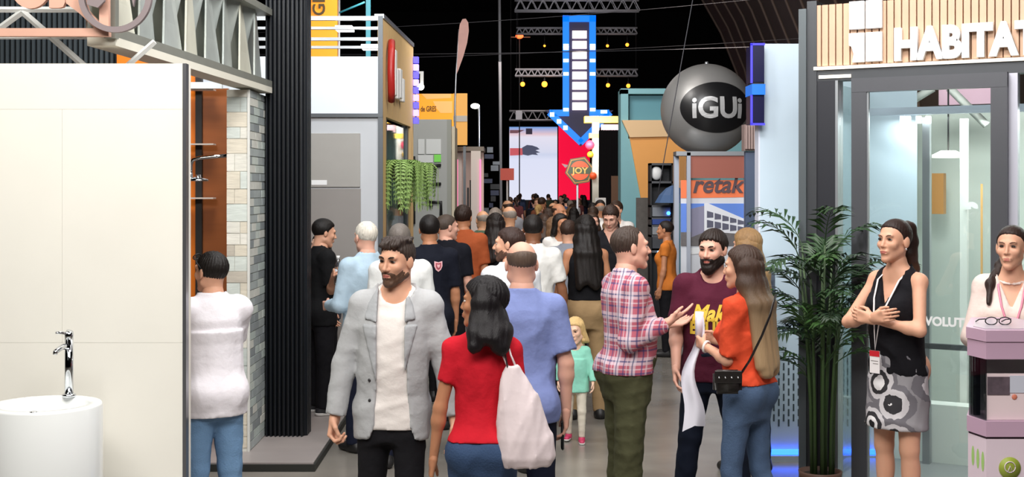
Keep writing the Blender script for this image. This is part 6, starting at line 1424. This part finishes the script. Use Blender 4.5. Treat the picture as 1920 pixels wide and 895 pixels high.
person('man in grey T-shirt with short brown hair, seen from behind', pos(1066, 12.4), -6, 1.68, 'm', .98, head=(-12, 0, 0), skin='light', hair=('short', '#3b2a22'), seed=49, face=False, bottom=[('trousers', m_blk, dict(loose=.014))], top=[('tee', cloth('#8a8d98', 'grey_tee'), dict(hem=.82, grow=.018, sleeve=.7, loose=.022, name='t_shirt'))], **mid)
p = person('woman in black sleeveless top and khaki trousers with very long dark hair', pos(1098, 11.1), 6, 1.755, 'f', 1.02, head=(8, 0, 0), skin='tan', arms={'L': ((-.30, -.04, -1), (-.14, .1, -1)), 'R': ((.22, 0, -1), (.05, .1, -1))}, hair=('long', '#17110f', dict(len=.46, tip=.03, vol=.004)), seed=51, face=False, bottom=[('trousers', cloth('#9a7f5c', 'khaki_trousers'), dict(loose=.008, hem=.06, waist=1.05))], top=[('top', cloth('#101014', 'black_tank'), dict(hem=1.02, grow=.012, sleeve=0, name='top'))], **mid)
e, h_ = held('handbag', 'black handbag carried by the woman in khaki trousers', 'bag', p, 'R', -.20, (.10, .22, .20), M('bag_black', '#1c1817'))
for s_ in (-1, 1): tube('handle', [(s_*.03, -.06, .09), (s_*.02, -.03, .19), (s_*.02, .03, .19), (s_*.03, .06, .09)], .007, M('bag_black', '#1c1817'), e, 6)
person('man in dark open collar shirt looking down, facing us in the crowd', pos(1145, 13.6), 176, 1.80, 'm', .96, head=(-14, 24, 0), skin='pink', hair=('short', '#33231c', dict(vol=.006)), seed=53, eyes=False, bottom=[('trousers', m_blk, dict(loose=.014))], top=[('shirt', cloth('#17161b', 'ink_shirt'), dict(hem=.86, grow=.018, sleeve=1.9, loose=.02, v=1.34, crew=False))], **mid)
person('woman with wavy light brown hair behind the bearded man in maroon', pos(1402, 9.0), 20, 1.70, 'f', 1.0, head=(20, 0, 0), skin='light', hair=('long', '#8a6a45', dict(len=.30, vol=.010, tip=.03)), seed=55, face=False, bottom=[('trousers', m_navy, dict(loose=.01))], top=[('top', cloth('#5d6474', 'slate_top'), dict(hem=.86, grow=.014, sleeve=.6, name='top'))], **mid)
person('person in orange sleeveless top standing by the equipment rack', pos(1250, 15.2), 70, 1.60, 'f', 1.0, head=(0, 0, 0), skin='tan', hair=('tied', '#1e1512'), seed=57, face=False, bottom=[('trousers', m_blk, dict(loose=.012))], top=[('top', cloth('#c9742e', 'amber_top'), dict(hem=.86, grow=.014, sleeve=.4, name='top'))], **mid)
person('dark haired woman half hidden behind the young man in black', (X(602, 11.55), 11.55, .06), 150, 1.52, 'f', 1.0, head=(-10, 0, 0), skin='fair', hair=('long', '#1a1312', dict(len=.26)), seed=59, eyes=False, bottom=[('trousers', m_blk, dict(loose=.012))], top=[('top', cloth('#3a3a42', 'charcoal_top'), dict(hem=.86, sleeve=.6, name='top'))], **mid)

e, h_ = held('mobile_phone', 'black mobile phone in the hand of the balding man', 'phone', PH, 'R', -.02, (.014, .07, .14), m_dark); box('screen', -.0085, -.0070, -.03, .03, -.06, .06, M('phone_glass', '#0b0b0e', .1), e)
# ------------------------------------------------------------------ distant crowd: eight built people, copied with their parts and given other colours
far = dict(res=.022, hres=.0085)
TPL = []
def tpl(sex, hair, face, slv, rot_h, w, seed, pants):
    p = person('x', (0, 0), 0, 1.75, sex, w, head=(rot_h, 0, 0), skin='light', hair=hair, seed=seed, face=False, bottom=[('trousers', pants, dict(loose=.014))], top=[('tee', cloth('#444444', 'crowd_base'), dict(hem=.84, grow=.018, sleeve=slv, loose=.024, name='t_shirt'))], shoes='#1c1a1a', **far)
    TPL.append((p.body, sex)); return p
tpl('m', ('short', '#2a1f1a'), 0, .75, 0, 1.0, 61, m_navy); tpl('m', ('crop', '#1a1412', dict(vol=.004)), 0, .75, -30, 1.05, 62, m_blk); tpl('f', ('long', '#1f1613', dict(len=.34, tip=.03)), 0, .6, 10, 1.0, 63, m_navy); tpl('f', ('tied', '#2a1d18', dict(tail=([(0, -.09, .05), (0, -.13, .03)], [(0, -.15, -.12), (0, -.15, -.24)], [.03, .034, .032, .014]))), 0, .6, -20, 1.0, 64, m_blk); tpl('m', ('bald', '#4a3d36'), 0, .8, 20, 1.1, 65, m_navy); tpl('f', ('long', '#6b4c30', dict(len=.28, vol=.006)), 0, .6, 30, 1.02, 66, m_blk)
HAIRN = {'#1a1412': 'black', '#3b2a20': 'dark brown', '#6b4f38': 'brown', '#8b7f76': 'grey', '#b8935c': 'blond'}
SHIRTN = {'#16161a': 'black', '#20263c': 'navy', '#d8d4d0': 'white', '#6b3a3a': 'wine red', '#4a5a48': 'green', '#8a8a90': 'grey', '#7c4a36': 'terracotta', '#3d4a66': 'slate blue', '#c7a9a0': 'pale pink'}
STYLE = ('and short-cut', 'and close-cropped', 'and long-haired', 'with ponytail', 'and balding', 'with wavy hair')
rc = random.Random(5); taken = []; cnt = 0
slots = []; busy = [(b_.location.x, b_.location.y) for b_ in bpy.data.objects if b_.get('category') == 'person' and b_.location.length > 1] + [(X(940, 42), 42), (X(951, 32), 32), (X(925, 40), 40), (X(1126, 30), 30), (X(1085, 36), 36)]
for Yrow, px0, px1 in ((14.4, 905, 1185), (15.3, 862, 1190), (16.3, 862, 1175), (17.4, 880, 1200), (18.6, 885, 1165), (20, 895, 1170), (21.5, 905, 1160), (23.2, 915, 1155), (25, 925, 1158), (27, 925, 1150), (29.2, 920, 1110), (31.5, 925, 1100), (34.5, 930, 1085), (38, 950, 1090), (42, 950, 1100), (46, 952, 1105), (50, 955, 1108), (54, 958, 1108)):
    wdt = X(px1, Yrow) - X(px0, Yrow); n = max(3, int(wdt / .60))
    for i in range(n):
        px, Y = px0 + (px1 - px0) * (i + .5 + rc.uniform(-.12, .12)) / n, Yrow + rc.uniform(-.22, .22)
        if all(math.hypot(X(px, Y) - a, Y - c_) > .52 for a, c_ in busy): busy.append((X(px, Y), Y)); slots.append((px, Y))
used = {}
def crowd_copy(src, at, rz, H, hairc, shirtc, skinc, label, grp):
    b_ = src.copy(); C.objects.link(b_); b_.location = at; b_.rotation_euler = (0, 0, rz); b_.scale = (H/1.75,)*3
    b_['label'] = label; b_['group'] = grp; b_['category'] = 'person'
    b_.material_slots[0].link = 'OBJECT'; b_.material_slots[0].material = skinmat(skinc)
    for ch in src.children:
        c2 = ch.copy(); C.objects.link(c2); c2.parent = b_
        nm = ch.name.split('.')[0]
        if nm in ('hair', 't_shirt'):
            c2.material_slots[0].link = 'OBJECT'; c2.material_slots[0].material = hairmat(hairc) if nm == 'hair' else cloth(shirtc)
    return b_
for k, (px, Y) in enumerate(slots):
    for tr_ in range(120):
     ti = rc.choice((0, 0, 1, 1, 2, 2, 3, 5, 0, 4)); src, sex = TPL[ti]; hcx = rc.choice(list(HAIRN)[:3]*2 + list(HAIRN)[:2]*4 + list(HAIRN)[:4] + ['#b8935c']); scx = rc.choice(list(SHIRTN) + ['#16161a', '#20263c', '#16161a'])
     if ti == 4: hcx = '#8b7f76' if rc.random() < .5 else '#3b2a20'
     faces = rc.random() < .22
     lab = '%s in %s top, %s-haired %s, %s in the far crowd' % ('man' if sex == 'm' else 'woman', SHIRTN[scx], HAIRN[hcx], STYLE[ti], 'facing us' if faces else 'walking away')
     if lab not in used: break
    used[lab] = 1
    Hh = rc.uniform(1.68, 1.82) if sex == 'm' else rc.uniform(1.58, 1.72)
    crowd_copy(src, (X(px, Y), Y, 0), math.radians((180 if faces else 0) + rc.uniform(-35, 35)), Hh, hcx, scx, rc.choice(('light', 'tan', 'olive', 'pink')), lab, 'people in the far crowd')
for b_, sx2 in TPL:
    for ch in list(b_.children): bpy.data.objects.remove(ch)
    bpy.data.objects.remove(b_)
